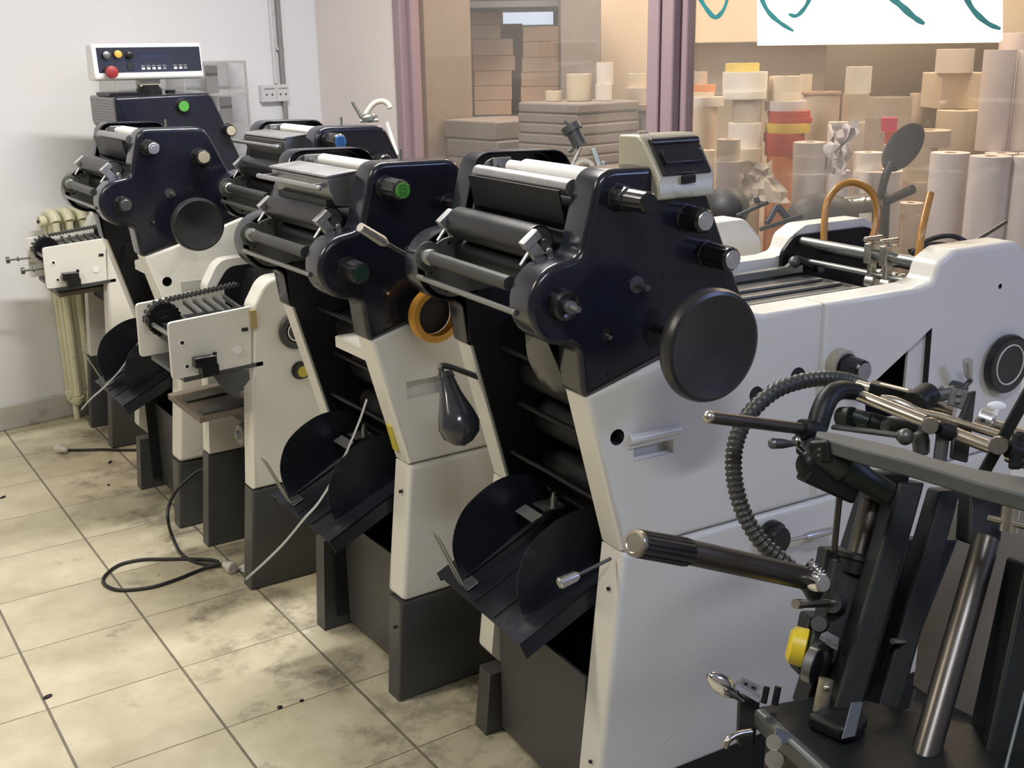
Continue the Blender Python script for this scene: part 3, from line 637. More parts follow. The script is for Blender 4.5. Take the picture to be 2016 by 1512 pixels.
UA = [(-.004, .948), (.160, .991), (.362, 1.056), (.40, 1.047), (.56, 1.047), (.56, .629), (.079, .629)]
UB = [(.562, .629, 0), (.562, 1.047, 0), (.83, 1.047, .03), (.872, 1.055, .02), (.885, 1.095, .03), (.93, 1.117, .03), (1.14, 1.117, .06), (1.21, 1.05, .05), (1.215, .629, 0)]
def side_shell(root, near, white_to=.10, leg_z=0, a=UA, b=UB, xlow=.078, slope=.055, holes=None):
    y0, y1 = (0, .07) if near else (W, .44)
    o1 = MB().prism(rounded(a, 4), y0, y1, bev=.013).build('upper_panel', WHITE, root)
    o2 = MB().prism(rounded(b, 5), y0, y1, bev=.013).build('feeder_panel', WHITE, root)
    xb = xlow-slope*(.625-white_to)/.52
    lo = [(xlow, .625), (1.215, .625), (1.215, white_to, 0), (xb, white_to, .016)]
    if not near: lo = [(xlow, .625), (1.215, .625), (1.215, white_to, 0), (xb+.045, white_to, .016), (xb, white_to+.05, .016)]
    o3 = MB().prism(rounded(lo, 4), y0, y1, bev=.013).build('lower_panel', WHITE, root)
    yy = (.006, .066) if near else (W-.006, .444)
    if white_to > .15:
        xg = xb-.004
        g = MB().prism(rounded([(xg+.002, white_to-.004, 0), (1.21, white_to-.004, 0), (1.21, .0, 0), (xg-.014, .0)], 3), *yy, bev=.01).build('base_cover', GREY, root)
    else:
        g = MB().box((.66, (y0+y1)/2, .054), (1.08, .055, .092)).box((.66, (y0+y1)/2, .006), (1.0, .05, .012)).build('base_plinth', BLACK, root)
    return o1, o2, o3
def inner_body(root, x=.0):
    p = [(.24, .03), (.24, .60), (.20, .90), (.15, 1.0), (.15, 1.035), (.36, 1.035), (.40, .985), (.86, .985), (.90, .93), (1.19, .93), (1.19, .03)]
    p = sh(p, x) if x else p
    MB().prism(p, .08, .43).build('machine_body', BLACK, root)
    for xx, z, r in ((.15, .88, .045), (.185, .77, .045), (.19, .665, .03)):
        rod(root, 'press_cylinder', xx+x, z, r, .085, .425, BLACK, 28)
    b = MB()
    for i, (xx, z) in enumerate(((.085, .70), (.10, .81), (.06, .94), (.145, .62))): b.cyl((xx+x, .085, z), (xx+x, .425, z), .006, n=10)
    b.build('tie_rod', INNER, root)
    b = MB().box((.1+x, .3, .615), (.05, .05, .004)).cyl((.10+x, .28, .617), (.10+x, .28, .64), .008, n=12).cyl((.10+x, .28, .64), (.10+x, .28, .65), .005, n=10).slab([(.06+x, .26, .615), (.06+x, .33, .615), (.04+x, .34, .60), (.04+x, .27, .60)], .003)
    b.build('sheet_guide', STEEL, root)
def side_frame(root, dx=0, chute=True):
    lo = [(.012+dx, 1.06), (-.012+dx, 1.06), (-.008+dx, .96), (.002+dx, .945), (.084+dx, .63), (.062+dx, .36)] if chute else [(.012+dx, 1.06), (-.012+dx, 1.06), (-.008+dx, .93)]
    p = lo+([(.062, .04), (1.2, .04), (1.2, 1.0), (.36+dx, 1.03), (.30+dx, 1.2), (.1+dx, 1.25)] if chute else [(1.2, .93), (1.2, 1.0), (.36+dx, 1.03), (.30+dx, 1.2), (.1+dx, 1.25)])
    MB().prism(p, .4335, .4385).build('side_frame', BLACK, root)
def kick_panel(root, ztop=.33, mat=GREY, x=.095):
    b = MB().box((x, .258, ztop/2+.008), (.006, .35, ztop-.016)).build('front_panel', mat, root)
def chute(root, prong_y=.35):
    t0, s = .447, .47
    z = lambda x: t0+(x+.10)*s
    n = Vector((-s, 0, 1)).normalized()
    t = MB().slab([(-.10, .085, z(-.10)), (.19, .085, z(.19)), (.19, .445, z(.19)), (-.10, .445, z(-.10))], .0025, n)
    t.slab([(-.10, .085, z(-.10)), (.19, .085, z(.19)), (.19+.015, .085, z(.19)-.035), (-.085, .085, z(-.10)-.035)], .0025, (0, -1, 0))
    t.slab([(-.10, .445, z(-.10)), (.19, .445, z(.19)), (.205, .445, z(.19)-.02), (-.09, .445, z(-.10)-.02)], .0025, (0, 1, 0))
    tray = t.build('delivery_tray', TRAY, root)
    for yy, dx in ((.36, 0), (.15, .033)):
        c = catmull([(x+dx, yy, zz) for x, zz in ((-.083, .462), (-.101, .54), (-.084, .605), (-.042, .646), (.02, .672), (.085, .668), (.13, .63), (.14, .585))], 5)
        p = [(q.x, q.z+(.0 if dx == 0 else -.012)) for q in c]
        b = MB().prism(p, yy-.001, yy+.001); b.box(((.02+dx), yy+.012, z(.02+dx)+.004), (.20, .02, .002), Matrix.Rotation(-math.atan(s), 3, 'Y'))
        b.build('paper_guide', TRAY, tray)
    b = MB()
    for yy in (prong_y, prong_y-.022):
        b.bar((-.088, yy, z(-.088)+.002), (-.150, yy, z(-.088)+.14), .014, .0025, (1, 0, 0))
    b.bar((-.088, prong_y-.011, z(-.088)+.003), (-.06, prong_y-.011, z(-.06)+.003), .036, .0025)
    b.build('backstop', STEEL, tray, bevel=.0008)
    b = MB()
    for yy in (.20, .28): b.bar((-.095, yy, z(-.095)+.001), (.18, yy, z(.18)+.001), .004, .003)
    b.build('guide_slot', BLACK, tray)
    MB().box((.03, .25, z(.03)+.0008), (.030, .010, .0012), Matrix.Rotation(-math.atan(s), 3, 'Y') @ Matrix.Rotation(rad(15), 3, 'Z')).build('slot_hole', STEEL, tray)
def feeder(root, full=True):
    MB().prism(rounded([(.845, .95, 0), (.845, 1.06, .03), (.88, 1.097, .035), (1.14, 1.097, .05), (1.19, 1.03, .03), (1.19, .95, 0)]), .425, .436).build('feeder_plate', INNER, root)
    for x, z, r, m in ((.905, 1.082, .0115, STEEL), (.905, 1.036, .0075, STEEL), (.99, 1.05, .008, DSTEEL), (1.08, 1.04, .012, DSTEEL)):
        rod(root, 'feeder_bar', x, z, r, .06, .428, m, 16)
    b = MB().slab([(.39, .085, 1.008), (.885, .085, 1.008), (.885, .425, 1.008), (.39, .425, 1.008)], .008, (0, 0, 1)).build('feed_board', DSTEEL, root)
    if full:
        r = MB()
        for y in (.13, .19, .25, .31): r.bar((.42, y, 1.012), (.86, y, 1.012), .012, .006)
        r.bar((.42, .40, 1.018), (.88, .40, 1.022), .02, .018)
        r.build('board_rail', STEEL, b, bevel=.001)
        for y in (.20, .155):
            c = MB().box((.905, y, 1.085), (.04, .02, .045)).cyl((.905, y, 1.10), (.905, y, 1.122), .007, n=10).box((.90, y-.004, 1.045), (.02, .012, .07)).cyl((.90, y+.005, 1.02), (.90, y-.02, 1.02), .016, n=16).cyl((.875, y, 1.118), (.93, y, 1.118), .006, n=10)
            c.build('sucker_clamp', NICKEL, root, bevel=.002)
        c = MB()
        for i in range(7): c.cyl((.94+.0*i, .09+.022*i, 1.032), (.94, .102+.022*i, 1.032), .011, n=14)
        c.build('roller_wheel', NICKEL, root)
        c = MB().tube([(.80, .41, 1.0), (.845, .40, 1.03), (.87, .40, 1.045), (.93, .40, 1.015)], .009, 8, 6).ball((.855, .395, 1.04), .015, n=12).cyl((.93, .41, 1.02), (.93, .38, 1.02), .012, n=12)
        c.build('pull_lever', DSTEEL, root)

def base_press(name, label, loc, yaw, white_near=.277, fountain=False, knobs=(), wheel=None, near_cuts=None, white_far=.277, feed_full=False, kx=.10):
    r = thing(name, label, 'printing press', loc, yaw, 'offset printing presses in a row')
    tower(r, 0, fountain, knobs, wheel)
    MB().cyl((.06, W-.035, 0), (.06, W-.035, .02), .018, n=16).build('rubber_foot', PLAST, r)
    ps = side_shell(r, True, white_near); pf = side_shell(r, False, white_far)
    inner_body(r); side_frame(r); kick_panel(r, x=kx); chute(r); feeder(r, feed_full)
    return r, ps

# --- nearest press
p1, (ua, ub, ul) = base_press('offset_press', 'nearest navy and white offset press with a black dished handwheel and counter box on top', (.78, -1.495, 0), rad(-4), white_near=.10, white_far=.16, feed_full=True, kx=.052,
    knobs=((.058, 1.294, .034, .0225), (.207, 1.247, .052, .0235, ALU, 'brushed aluminium cap'), (.256, 1.177, .07, .0235, ALU, 'brushed aluminium cap')), wheel=(.14, 1.056, -.155, .098, True))
make_knob(p1, .058, 1.294, .06, .0195, y=-.03)
b = MB().lathe((-.058, 0, 1.124), (0, -1, 0), [(0, .027), (.02, .026), (.024, .022), (.02, .016), (.02, .0001)], 28).build('shaft_boss', PLAST, p1)
MB().cyl((-.058, -.02, 1.124), (-.058, -.036, 1.124), .011, n=16).cyl((-.058, -.036, 1.124), (-.058, -.056, 1.124), .0055, n=6).build('shaft_end', STEEL, b)
cut(ua, MB().cyl((.062, -.05, .862), (.062, .05, .862), .0155, n=24))
cut(ua, MB().box((.145, 0, .822), (.092, .05, .03)), WHITE)
b = MB().cyl((.085, -.004, .853), (.2, -.004, .853), .0095, n=16).box((.1425, .002, .845), (.113, .012, .018)).build('grip_lip', WHITE, ua)
cut(ub, MB().prism([(.690, .845), (.880, .955), (.885, .775), (.70, .775)], -.05, .2))
b = MB().box((.862, .018, .86), (.066, .006, .2)).build('inner_bracket', WHITE, p1)
# dials and cranks on the side
b = MB().lathe((1.125, 0, .84), (0, -1, 0), [(0, .055), (.006, .067), (.014, .069), (.022, .066), (.024, .058), (.021, .048)], 44).build('side_dial', PLAST, p1)
MB().lathe((1.125, -.0205, .84), (0, -1, 0), [(0, .047), (.003, .047), (.0035, .0455), (.003, .044), (0, .044)], 44, cap=False).build('dial_ring', WHITE, b)
b = MB().lathe((.605, 0, .917), (0, -1, 0), [(0, .034), (.02, .033), (.022, .028)], 28).build('collar_ring', BEIGE, p1)
make_knob(p1, .607, .916, .05, .025, GRAYP, y=-.02)
for x, z, rx in ((.497, .907, .017), (.39, .888, .0145)):
    MB().lathe((x, -.0005, z), (0, -1, 0), [(-.002, rx*1.15), (.0015, rx*1.1), (.0015, rx), (.0006, rx*.96)], 24).build('side_port', BLACK, p1)
b = MB().cyl((.965, 0, .81), (.965, -.03, .81), .014, n=16).cyl((.965, -.026, .81), (.985, -.03, .83), .006, n=10).cyl((.985, -.03, .825), (.958, -.045, .85), .004, n=10).build('small_crank', DSTEEL, p1)
MB().lathe((.966, -.038, .84), (-.25, -.1, .5), [(0, .006), (.01, .009), (.045, .011), (.05, .009)], 18).build('crank_grip', ALU, b)
b = MB().lathe((.445, 0, .575), (0, -1, 0), [(0, .036), (.012, .036), (.014, .03), (.03, .03), (.034, .026)], 32).build('lever_hub', PLAST, p1)
MB().cyl((.46, -.03, .572), (.52, -.03, .568), .004, n=10).lathe((.515, -.03, .568), (1, 0, -.05), [(0, .006), (.01, .0095), (.075, .0085), (.08, .006)], 16).build('hub_lever', ALU, b)
cut(ub, MB().cyl((1.09, -.05, 1.02), (1.09, .05, 1.02), .006, n=16))
for x, z in ((.068, .545), (.028, .175)): MB().cyl((x+.0, .030, z), (x-.004, .030, z), .004, n=10).build('panel_screw', BLACK, p1)
b = MB().cyl((.066, .022, .612), (-.012, .028, .592), .0035, n=10).build('knockout_lever', DSTEEL, p1)
MB().lathe((-.004, .0275, .594), (-1, .06, -.2), [(0, .006), (.006, .010), (.04, .0115), (.043, .009)], 18).build('lever_grip', ALU, b)
# counter box on the cover
pr = [(.10, 1.39), (.045, 1.392), (.028, 1.385), (-.018, 1.325), (-.02, 1.285), (.10, 1.285)]
cb = MB().prism(pr, .128, .252, axis='x').build('counter_box', BEIGE, p1, bevel=.004)
b = MB().bar((.19, .018, 1.376), (.19, -.0205, 1.3265), .104, .007, (0, -1, .8)).cyl((.138, .020, 1.379), (.242, .020, 1.379), .008, n=14)
b.bar((.19, .004, 1.364), (.19, -.012, 1.343), .085, .014, (0, -1, .8)).build('counter_lid', PLAST, cb, bevel=.002)
MB().box((.19, -.0235, 1.318), (.03, .006, .014)).build('lid_latch', PLAST, cb, bevel=.002)
MB().cyl((.16, .07, 1.39), (.16, .07, 1.396), .011, n=20).build('lock_barrel', CHROME, cb)
MB().cyl((.253, .03, 1.31), (.268, .02, 1.315), .004, n=10).cyl((.262, .02, 1.31), (.268, .02, 1.325), .007, n=10).build('box_screw', DSTEEL, cb)
# crank at the far side, pulled out to the front
def loc1(x, y, d): return ROOTM['offset_press'].inverted() @ at(x, y, d)
b = MB().tube([loc1(1000, 765, 2.42), loc1(930, 738, 2.36), loc1(885, 722, 2.33), loc1(868, 722, 2.32), loc1(872, 740, 2.32)], .0065, 10, 5).build('crank_rod', DSTEEL, p1)
a0 = loc1(876, 733, 2.32); a1 = loc1(915, 878, 2.30); L_ = (a1-a0).length
MB().lathe(a0, a1-a0, [(0, .016), (.012, .019), (.014, .017), (L_*.3, .024), (L_*.55, .038), (L_*.72, .044), (L_*.86, .038), (L_*.96, .02), (L_, .0005)], 28).build('crank_grip', M('gloss_charcoal', (.045, .047, .058), .13, .2, .1, 10, coat=.3), b)
b = MB().cyl(loc1(806, 505, 2.32), loc1(752, 474, 2.27), .0045, n=10).build('throw_lever', DSTEEL, p1)
a0 = loc1(760, 479, 2.28); a1 = loc1(709, 447, 2.22)
MB().lathe(a0, a1-a0, [(0, .007), (.012, .0115), ((a1-a0).length, .0095)], 18).build('lever_grip', ALU, b)
# smoked guard under the roller bank
rows = []
for i in range(9):
    t = i/8; bl = math.sin(t*math.pi*.9)
    rows.append([(-.045+.05*t, .075, 1.052-.115*t), (-.045+.05*t-.012*bl, .11, 1.05-.12*t), (-.04+.055*t-.02*bl, .15, 1.045-.125*t), (-.01+.04*t, .19, 1.04-.11*t)])
MB().sheet(rows).build('curved_guard', SMOKE, p1, solid=.002)
# hoses and rods of the suction head
def hose(root, pts, r, mat, name='suction_hose', n=12):
    inv = ROOTM[root.name].inverted(); return MB().tube([inv @ at(*p) for p in pts], r, n, 7).build(name, mat, root)
hose(p1, [(1622, 478, 2.66), (1623, 440, 2.66), (1630, 395, 2.66), (1655, 365, 2.66), (1685, 360, 2.66), (1715, 378, 2.66), (1727, 415, 2.66), (1722, 455, 2.66), (1712, 480, 2.66)], .0085, HOSEO)['label'] = 'amber rubber hose in an upright loop'
hose(p1, [(1808, 508, 2.45), (1814, 460, 2.45), (1822, 420, 2.46), (1832, 380, 2.47)], .0085, HOSEO)['label'] = 'amber rubber hose stub'
hose(p1, [(1795, 500, 2.62), (1825, 474, 2.62), (1870, 464, 2.6), (1905, 478, 2.6), (1940, 505, 2.58)], .006, CABLE, 'air_line')
hose(p1, [(1790, 495, 2.7), (1840, 480, 2.7), (1880, 488, 2.68), (1905, 510, 2.65)], .006, CABLE, 'air_line')
MB().cyl(loc1(1895, 490, 2.66), loc1(1980, 437, 2.8), .005, n=10).build('register_rod', DSTEEL, p1)

# --- second press
p2, (ua, ub, ul) = base_press('offset_press', 'offset press with steel ink fountain and green capped knob, behind the nearest press', (.70, -.82, 0), 0, fountain=True,
    knobs=((.05, 1.288, .075, .024, GREEN, 'green cap'), (.205, 1.238, .05, .023), (-.05, 1.118, .062, .026, DGREEN, 'dark green cap')))
p2.scale = (1, 1, .978); ROOTM[p2.name] = ROOTM[p2.name] @ Matrix.Diagonal((1, 1, .978, 1))
cut(ua, MB().box((.122, 0, .815), (.088, .05, .042)), WHITE)
inv2 = ROOTM[p2.name].inverted()
b = MB().lathe((.128, -.045, 1.0), (0, -1, 0), [(0, .047), (.0, .062), (.006, .064), (.02, .064), (.024, .06), (.024, .047)], 44, cap=False)
b.build('ring_handwheel', ORNG, p2)['label'] = 'orange ring handwheel'
MB().cyl((.128, .0, 1.0), (.128, -.04, 1.0), .047, n=36).build('wheel_hub', BLACK, p2)
MB().box((.055, .20, .872), (.006, .23, .028)).box((.085, .20, .886), (.06, .23, .003)).build('cross_strip', WHITE, p2, bevel=.001)
for x, z in ((.07, .555), (.036, .2)): MB().cyl((x, .03, z), (x-.008, .03, z), .004, n=10).build('panel_screw', BLACK, p2)
MB().box((.068, .050, .69), (.02, .024, .07), Matrix.Rotation(rad(-13), 3, 'Y')).build('latch_plate', YELL, p2, bevel=.002)
hose(p2, [(1125, 330, 3.15), (1138, 300, 3.15), (1142, 290, 3.15)], .006, NICKEL, 'valve_stem')
b = MB(); q = lambda x, y, d: inv2 @ at(x, y, d)
b.cyl(q(1143, 287, 3.15), q(1128, 258, 3.15), .022, n=18).cyl(q(1129, 259, 3.15), q(1122, 247, 3.15), .030, n=20).cyl(q(1108, 257, 3.15), q(1122, 250, 3.15), .004, n=8).cyl(q(1118, 244, 3.15), q(1112, 238, 3.15), .004, n=8).cyl(q(1128, 293, 3.15), q(1120, 299, 3.15), .006, n=8)
b.build('air_valve', DSTEEL, p2)
MB().box((1.07, -.0004, 1.0), (.27, .002, .006)).build('cover_seam', BLACK, p2)
b = MB().lathe(q(1150, 335, 3.1), FW, [(-.006, .032), (.006, .032), (.006, .022), (-.006, .022), (-.006, .032)], 28, cap=False).build('pulley_ring', M('ivory_plastic', (.6, .56, .47), .4, 0, .06, 20), p2)
b = MB().bar(q(1168, 292, 3.15), q(1186, 345, 3.15), .016, .005, FW).cyl(q(1190, 338, 3.0), q(1188, 318, 3.0), .008, n=10).build('stop_lever', STEEL, p2, bevel=.002)
b = MB().bar(q(1450, 425, 3.2), q(1512, 398, 3.2), .012, .01).cyl(q(1492, 400, 3.2), q(1488, 388, 3.2), .008, n=10).bar(q(1510, 440, 3.2), q(1530, 405, 3.2), .014, .03, FW).bar(q(1530, 405, 3.2), q(1558, 440, 3.2), .014, .03, FW).bar(q(1495, 452, 3.1), q(1580, 425, 3.1), .008, .012)
b.build('register_arm', DSTEEL, p2, bevel=.002)

# --- presses with a chain delivery
def chain_arm(r, gusset=True):
    pl = rounded([(-.168, .850, .012), (.10, .866, 0), (.10, .694, 0), (-.172, .690, .012)], 4)
    nb = MB().prism(rounded([(-.168, .850, .012), (.069, .8635, 0), (.0565, .693, 0), (-.172, .690, .012)], 4), .001, .011).build('delivery_side_plate', WHITE, r, bevel=.002)
    for x, z, rr in ((-.135, .790, .0055), (-.128, .722, .005)):
        MB().cyl((x, -.0002, z), (x, -.0012, z), rr, n=14).build('plate_hole', BLACK, nb)
        MB().lathe((x, 0, z), (0, -1, 0), [(0, rr*1.7), (.001, rr*1.7), (.001, rr)], 18).build('hole_collar', CONW, nb)
    MB().box((.045, -.0005, .80), (.018, .002, .010)).build('plate_slot', BLACK, nb)
    MB().lathe((.018, 0, .745), (0, -1, 0), [(0, .013), (.0015, .013), (.002, .011)], 20).build('plate_stud', CONW, nb)
    fb = MB().prism(pl, .30, .310).build('delivery_side_plate', WHITE, r, bevel=.002)
    b = MB().lathe((-.105, .255, .805), (0, -1, 0), [(-.012, .048), (-.012, .052), (.012, .052), (.012, .048)], 44, flute=.1)
    b.lathe((-.105, .240, .805), (0, -1, 0), [(0, .03), (.006, .03), (.006, .014), (.02, .014)], 28).build('sprocket', INNER, r)
    c = MB(); path = [(-.157, .805)]+[(-.105+.053*math.cos(rad(a)), .805+.053*math.sin(rad(a))) for a in range(170, 85, -20)]+[(-.1+.013*i, .859+.0012*i) for i in range(1, 18)]
    for y in (.245, .265):
        for i, (x, z) in enumerate(path): c.cyl((x, y-.005, z), (x, y+.005, z), .0062, n=8)
    c.build('drive_chain', DSTEEL, r)
    c = MB()
    for y in (.05, .07):
        for i in range(14): c.cyl((-.03+.012*i, y-.004, .838+.0012*i), (-.03+.012*i, y+.004, .838+.0012*i), .006, n=8)
    c.build('drive_chain', DSTEEL, r)
    b = MB()
    for x, z in ((-.140, .795), (-.05, .80), (.03, .80)): b.cyl((x, .008, z), (x, .302, z), .0065, n=12)
    b.build('cross_rod', STEEL, r)
    b = MB()
    for i in range(5): b.bar((-.06+.03*i, .06, .846), (-.045+.03*i, .24, .850), .008, .012)
    b.build('gripper_bar', DSTEEL, r)
    MB().box((-.02, .155, .775), (.20, .28, .05)).build('delivery_guard', BLACK, r)
    # joggers below the arm
    b = MB().box((-.085, -.022, .735), (.062, .03, .028)).box((-.075, -.02, .709), (.05, .034, .034)).cyl((-.115, -.03, .74), (-.06, -.03, .745), .006, n=8).cyl((-.055, -.024, .745), (-.055, -.024, .758), .006, n=8)
    b.build('jogger_clamp', PLAST, r, bevel=.003)
    b = MB().slab([(-.14, .0, .690), (.09, .0, .700), (.09, .30, .700), (-.14, .30, .690)], .012, (0, 0, 1))
    b.build('jogger_rail', DSTEEL, r)
    if gusset: MB().slab([(-.06, -.005, .685), (.045, -.005, .685), (.045, -.005, .655), (.0, -.005, .61), (-.03, -.005, .63)], .003, (0, -1, 0)).build('gusset_plate', DSTEEL, r)
def column_side(root, near, white_to=.319, far=.45):
    y0, y1 = (0, .07) if near else (far, far-.07)
    cp = [(.058, .70, 0), (.074, .86, .05), (.12, .935, .06), (.30, .938, 0), (.40, .97, 0), (1.2, 1.045, 0), (1.2, white_to, 0), (.030, white_to, 0)]
    MB().prism(rounded(cp, 6), y0, y1, bev=.012).build('side_panel', WHITE, root)
    MB().prism(rounded([(.027, white_to-.004, 0), (1.2, white_to-.004, 0), (1.2, 0, 0), (-.003, 0, 0)], 3), y0+(.004 if near else -.004), y1-(.004 if near else -.004), bev=.01).build('base_cover', GREY, root)
def chain_press(name, label, loc, far=.45, pz=.545, px0=-.085):
    r = thing(name, label, 'printing press', loc, 0, 'offset printing presses in a row')
    column_side(r, True); column_side(r, False, far=far)
    MB().prism([(.17, .03), (.17, .80), (.2, .9), (1.19, .98), (1.19, .03)], .075, far-.075).build('machine_body', BLACK, r)
    chain_arm(r, pz < .6)
    MB().prism(rounded([(.085, .72, 0), (.099, .85, .05), (.145, .912, .05), (.30, .915, 0), (.40, .945, 0), (1.15, 1.0, 0), (1.15, .72, 0)], 5), far-.074, far-.0705).build('side_frame', BLACK, r)
    y1_ = far-.08; b = MB().slab([(px0, .075, pz), (.14, .075, pz+.012), (.14, y1_, pz+.012), (px0, y1_, pz)], .018, (0, 0, 1)).build('pile_board', WOOD, r, bevel=.002)
    for y_, w_ in ((.11, .05), (.25, .04)): MB().bar((px0+.015, y_, pz+.0045), (.12, y_, pz+.0145), w_, .006).build('board_strip', DSTEEL, r)
    MB().box((.12, .2, pz-.045), (.09, .26, .06)).build('board_carrier', INNER, r)
    w_ = MB().lathe((.075, .16, .44), (-1, 0, 0), [(0, .03), (.004, .034), (.016, .034), (.02, .03), (.02, .014), (.03, .012)], 28).build('guide_wheel', GRAYP, r)
    MB().box((.1, .16, .44), (.06, .02, .02)).build('wheel_bracket', INNER, w_)
    return r
p3 = chain_press('offset_press', 'offset press with chain delivery arm, wooden pile board and blue capped knob', (.65, -.03, 0))
side_frame(p3, .285, False)
tower(p3, .285, True, ((.055, 1.304, .07, .024, BLUE, 'blue cap'), (.205, 1.238, .05, .023)))
b = MB().lathe((.195, 0, .775), (0, -1, 0), [(0, .05), (.008, .054), (.016, .05), (.016, .03), (.01, .022)], 40).build('side_dial', DGREY, p3)
MB().lathe((.195, -.012, .775), (0, -1, 0), [(0, .034), (.004, .034), (.004, .026), (0, .026)], 32, cap=False).build('dial_ring', WHITE, b)
b = MB().lathe((.2, 0, .655), (0, -1, 0), [(0, .027), (.004, .027), (.005, .022), (.024, .021)], 28).build('control_knob', PLAST, p3)
MB().lathe((.2, -.023, .655), (0, -1, 0), [(0, .0165), (.002, .0165), (.003, .015)], 24).build('knob_cap', YELL, b)['label'] = 'yellow cap'
MB().box((.072, -.001, .825), (.02, .004, .055)).build('latch_plate', M('brass_plate', (.42, .34, .15), .45, .3, .2, 30), p3, bevel=.002)
inv3 = ROOTM[p3.name].inverted(); q = lambda x, y, d: inv3 @ at(x, y, d)
MB().tube([q(716, 238, 4.05), (q(722, 222, 4.05)), q(735, 205, 4.05), q(752, 199, 4.05), q(764, 205, 4.05), q(768, 213, 4.05)], .010, 12, 6).build('suction_hose', M('milky_hose', (.5, .47, .4), .3, 0, .05, 20), p3)
MB().cyl(q(714, 236, 4.05), q(694, 201, 4.05), .006, n=10).build('register_rod', DSTEEL, p3)
MB().bar(q(762, 241, 4.0), q(783, 306, 3.95), .012, .01, FW).build('register_rod', DSTEEL, p3)
MB().ball(q(727, 232, 4.05), .022, (1.5, 1, .8), 10).cyl(q(709, 238, 4.05), q(745, 236, 4.05), .008, n=8).build('hose_joint', STEEL, p3)

# --- fourth press
p4, (ua, ub, ul) = base_press('offset_press', 'offset press with black handwheel and white cylinder roller, in front of the console press', (.60, .55, 0), 0, white_near=.24, white_far=.2,
    knobs=((.048, 1.285, .058, .0235, ALU, 'pale metal cap'), (.205, 1.247, .045, .026, BEIGE, 'worn beige cap'), (-.05, 1.118, .045, .024, DSTEEL)), wheel=(.150, 1.045, -.09, .084, False))
p4.scale = (1, 1, .99)
cut(ua, MB().cyl((.062, -.05, .862), (.062, .05, .855), .0155, n=24))
MB().box((.16, -.0008, .838), (.11, .0016, .028)).build('label_plate', M('grey_label', (.42, .42, .4), .5), p4)
MB().box((.055, .22, .868), (.006, .2, .03)).box((.085, .22, .884), (.06, .2, .003)).build('cross_strip', WHITE, p4, bevel=.001)

# --- fifth press with the console
p5 = chain_press('offset_press', 'farthest offset press with chain delivery and control console, by the white wall', (.655, 1.52, 0), .40, .655, -.115)
tp = [(.165, 1.395, .012), (.545, 1.400, .03), (.67, 1.08, 0), (.67, .93, 0), (.25, .93, 0), (.215, 1.20, .02), (.165, 1.29, .02)]
tw = MB().prism(rounded(tp, 4), 0, .38, bev=.012, side=2).build('tower_housing', NAVY, p5)
b = MB()
for i in range(9): b.box((.1636, .19, 1.385-.0105*i), (.004, .33, .005))
for i in range(14): b.box((.19-.0, .19, 1.26-.016*i) if 0 else (.1655+.0033*max(0, i-2), .19, 1.262-.0125*i), (.004, .33, .005), None)
b.build('vent_grille', GRAYP, tw)
make_knob(p5, .425, 1.352, .02, .028, GREEN, lab='green cap')
make_knob(p5, .60, 1.25, .045, .026, BEIGE)
cy = .06
prc = rounded([(cy, 1.455, .02), (cy+.012, 1.592, .008), (cy+.10, 1.592, .02), (cy+.11, 1.455, .02)], 4)
con = MB().prism(prc, .118, .545, axis='x').build('control_console', CONW, p5, bevel=.012, seg=3)
tl = math.atan2(.012, .137)
fz = lambda z: cy+.012*(z-1.455)/.137
def cpanel(x0, x1, z0, z1, d=.002): return MB().slab([(x0, fz(z0)-d, z0), (x1, fz(z0)-d, z0), (x1, fz(z1)-d, z1), (x0, fz(z1)-d, z1)], .004, (0, -1, 0))
cpanel(.135, .538, 1.485, 1.578).build('console_panel', PLAST, con)
cpanel(.292, .398, 1.536, 1.558, .0032).build('console_display', M('dark_display', (.006, .006, .008), .12), con)
def cknob(x, z, r, ln, mat, name, mushroom=False):
    b = MB().lathe((x, fz(z), z), (0, -1, 0), [(0, r*.8), (ln*.5, r*.8), (ln*.5, r), (ln*.9, r*.96), (ln, r*.7), (ln*1.02, .0001)], 20); return b.build(name, mat, con)
cknob(.168, 1.550, .0145, .022, STEEL, 'console_button'); cknob(.212, 1.553, .0145, .022, M('amber_button', (.75, .48, .09), .4), 'console_button'); cknob(.256, 1.549, .0135, .022, PLAST, 'console_button')
cknob(.176, 1.488, .024, .04, REDB, 'emergency_stop')
cpanel(.243, .270, 1.492, 1.518, .006).build('rocker_switch', BLACK, con, bevel=.001)
for i, x in enumerate((.305, .326, .347, .368, .389, .432, .453, .472)):
    cpanel(x-.006, x+.006, 1.494, 1.502, .0045).build('console_key', GRAYP if i in (4, 7) else CONW, con)
    cpanel(x-.007, x+.007, 1.506, 1.510, .0028).build('key_legend', GRAYP, con)
MB().box((.335, cy+.06, 1.444), (.08, .06, .03)).build('console_neck', BEIGE, con)
MB().lathe((.335, cy+.06, 1.385), (0, 0, 1), [(0, .05), (.035, .05), (.04, .045), (.05, .045)], 20).build('console_swivel', PLAST, p5)
MB().box((.26, .18, 1.402), (.18, .2, .012)).cyl((.42, .12, 1.40), (.42, .12, 1.412), .02, n=14).build('housing_top_plate', INNER, p5)
# thumb screws of the far delivery
b = MB()
for y, z, x in ((.04, .765, -.235), (.27, .775, -.245)): b.cyl((-.165, y, z), (x, y, z), .004, n=8).cyl((x, y, z), (x-.012, y, z), .013, n=12).cyl((x+.03, y, z), (x+.035, y, z), .009, n=10)
b.build('thumb_screw', DSTEEL, p5)
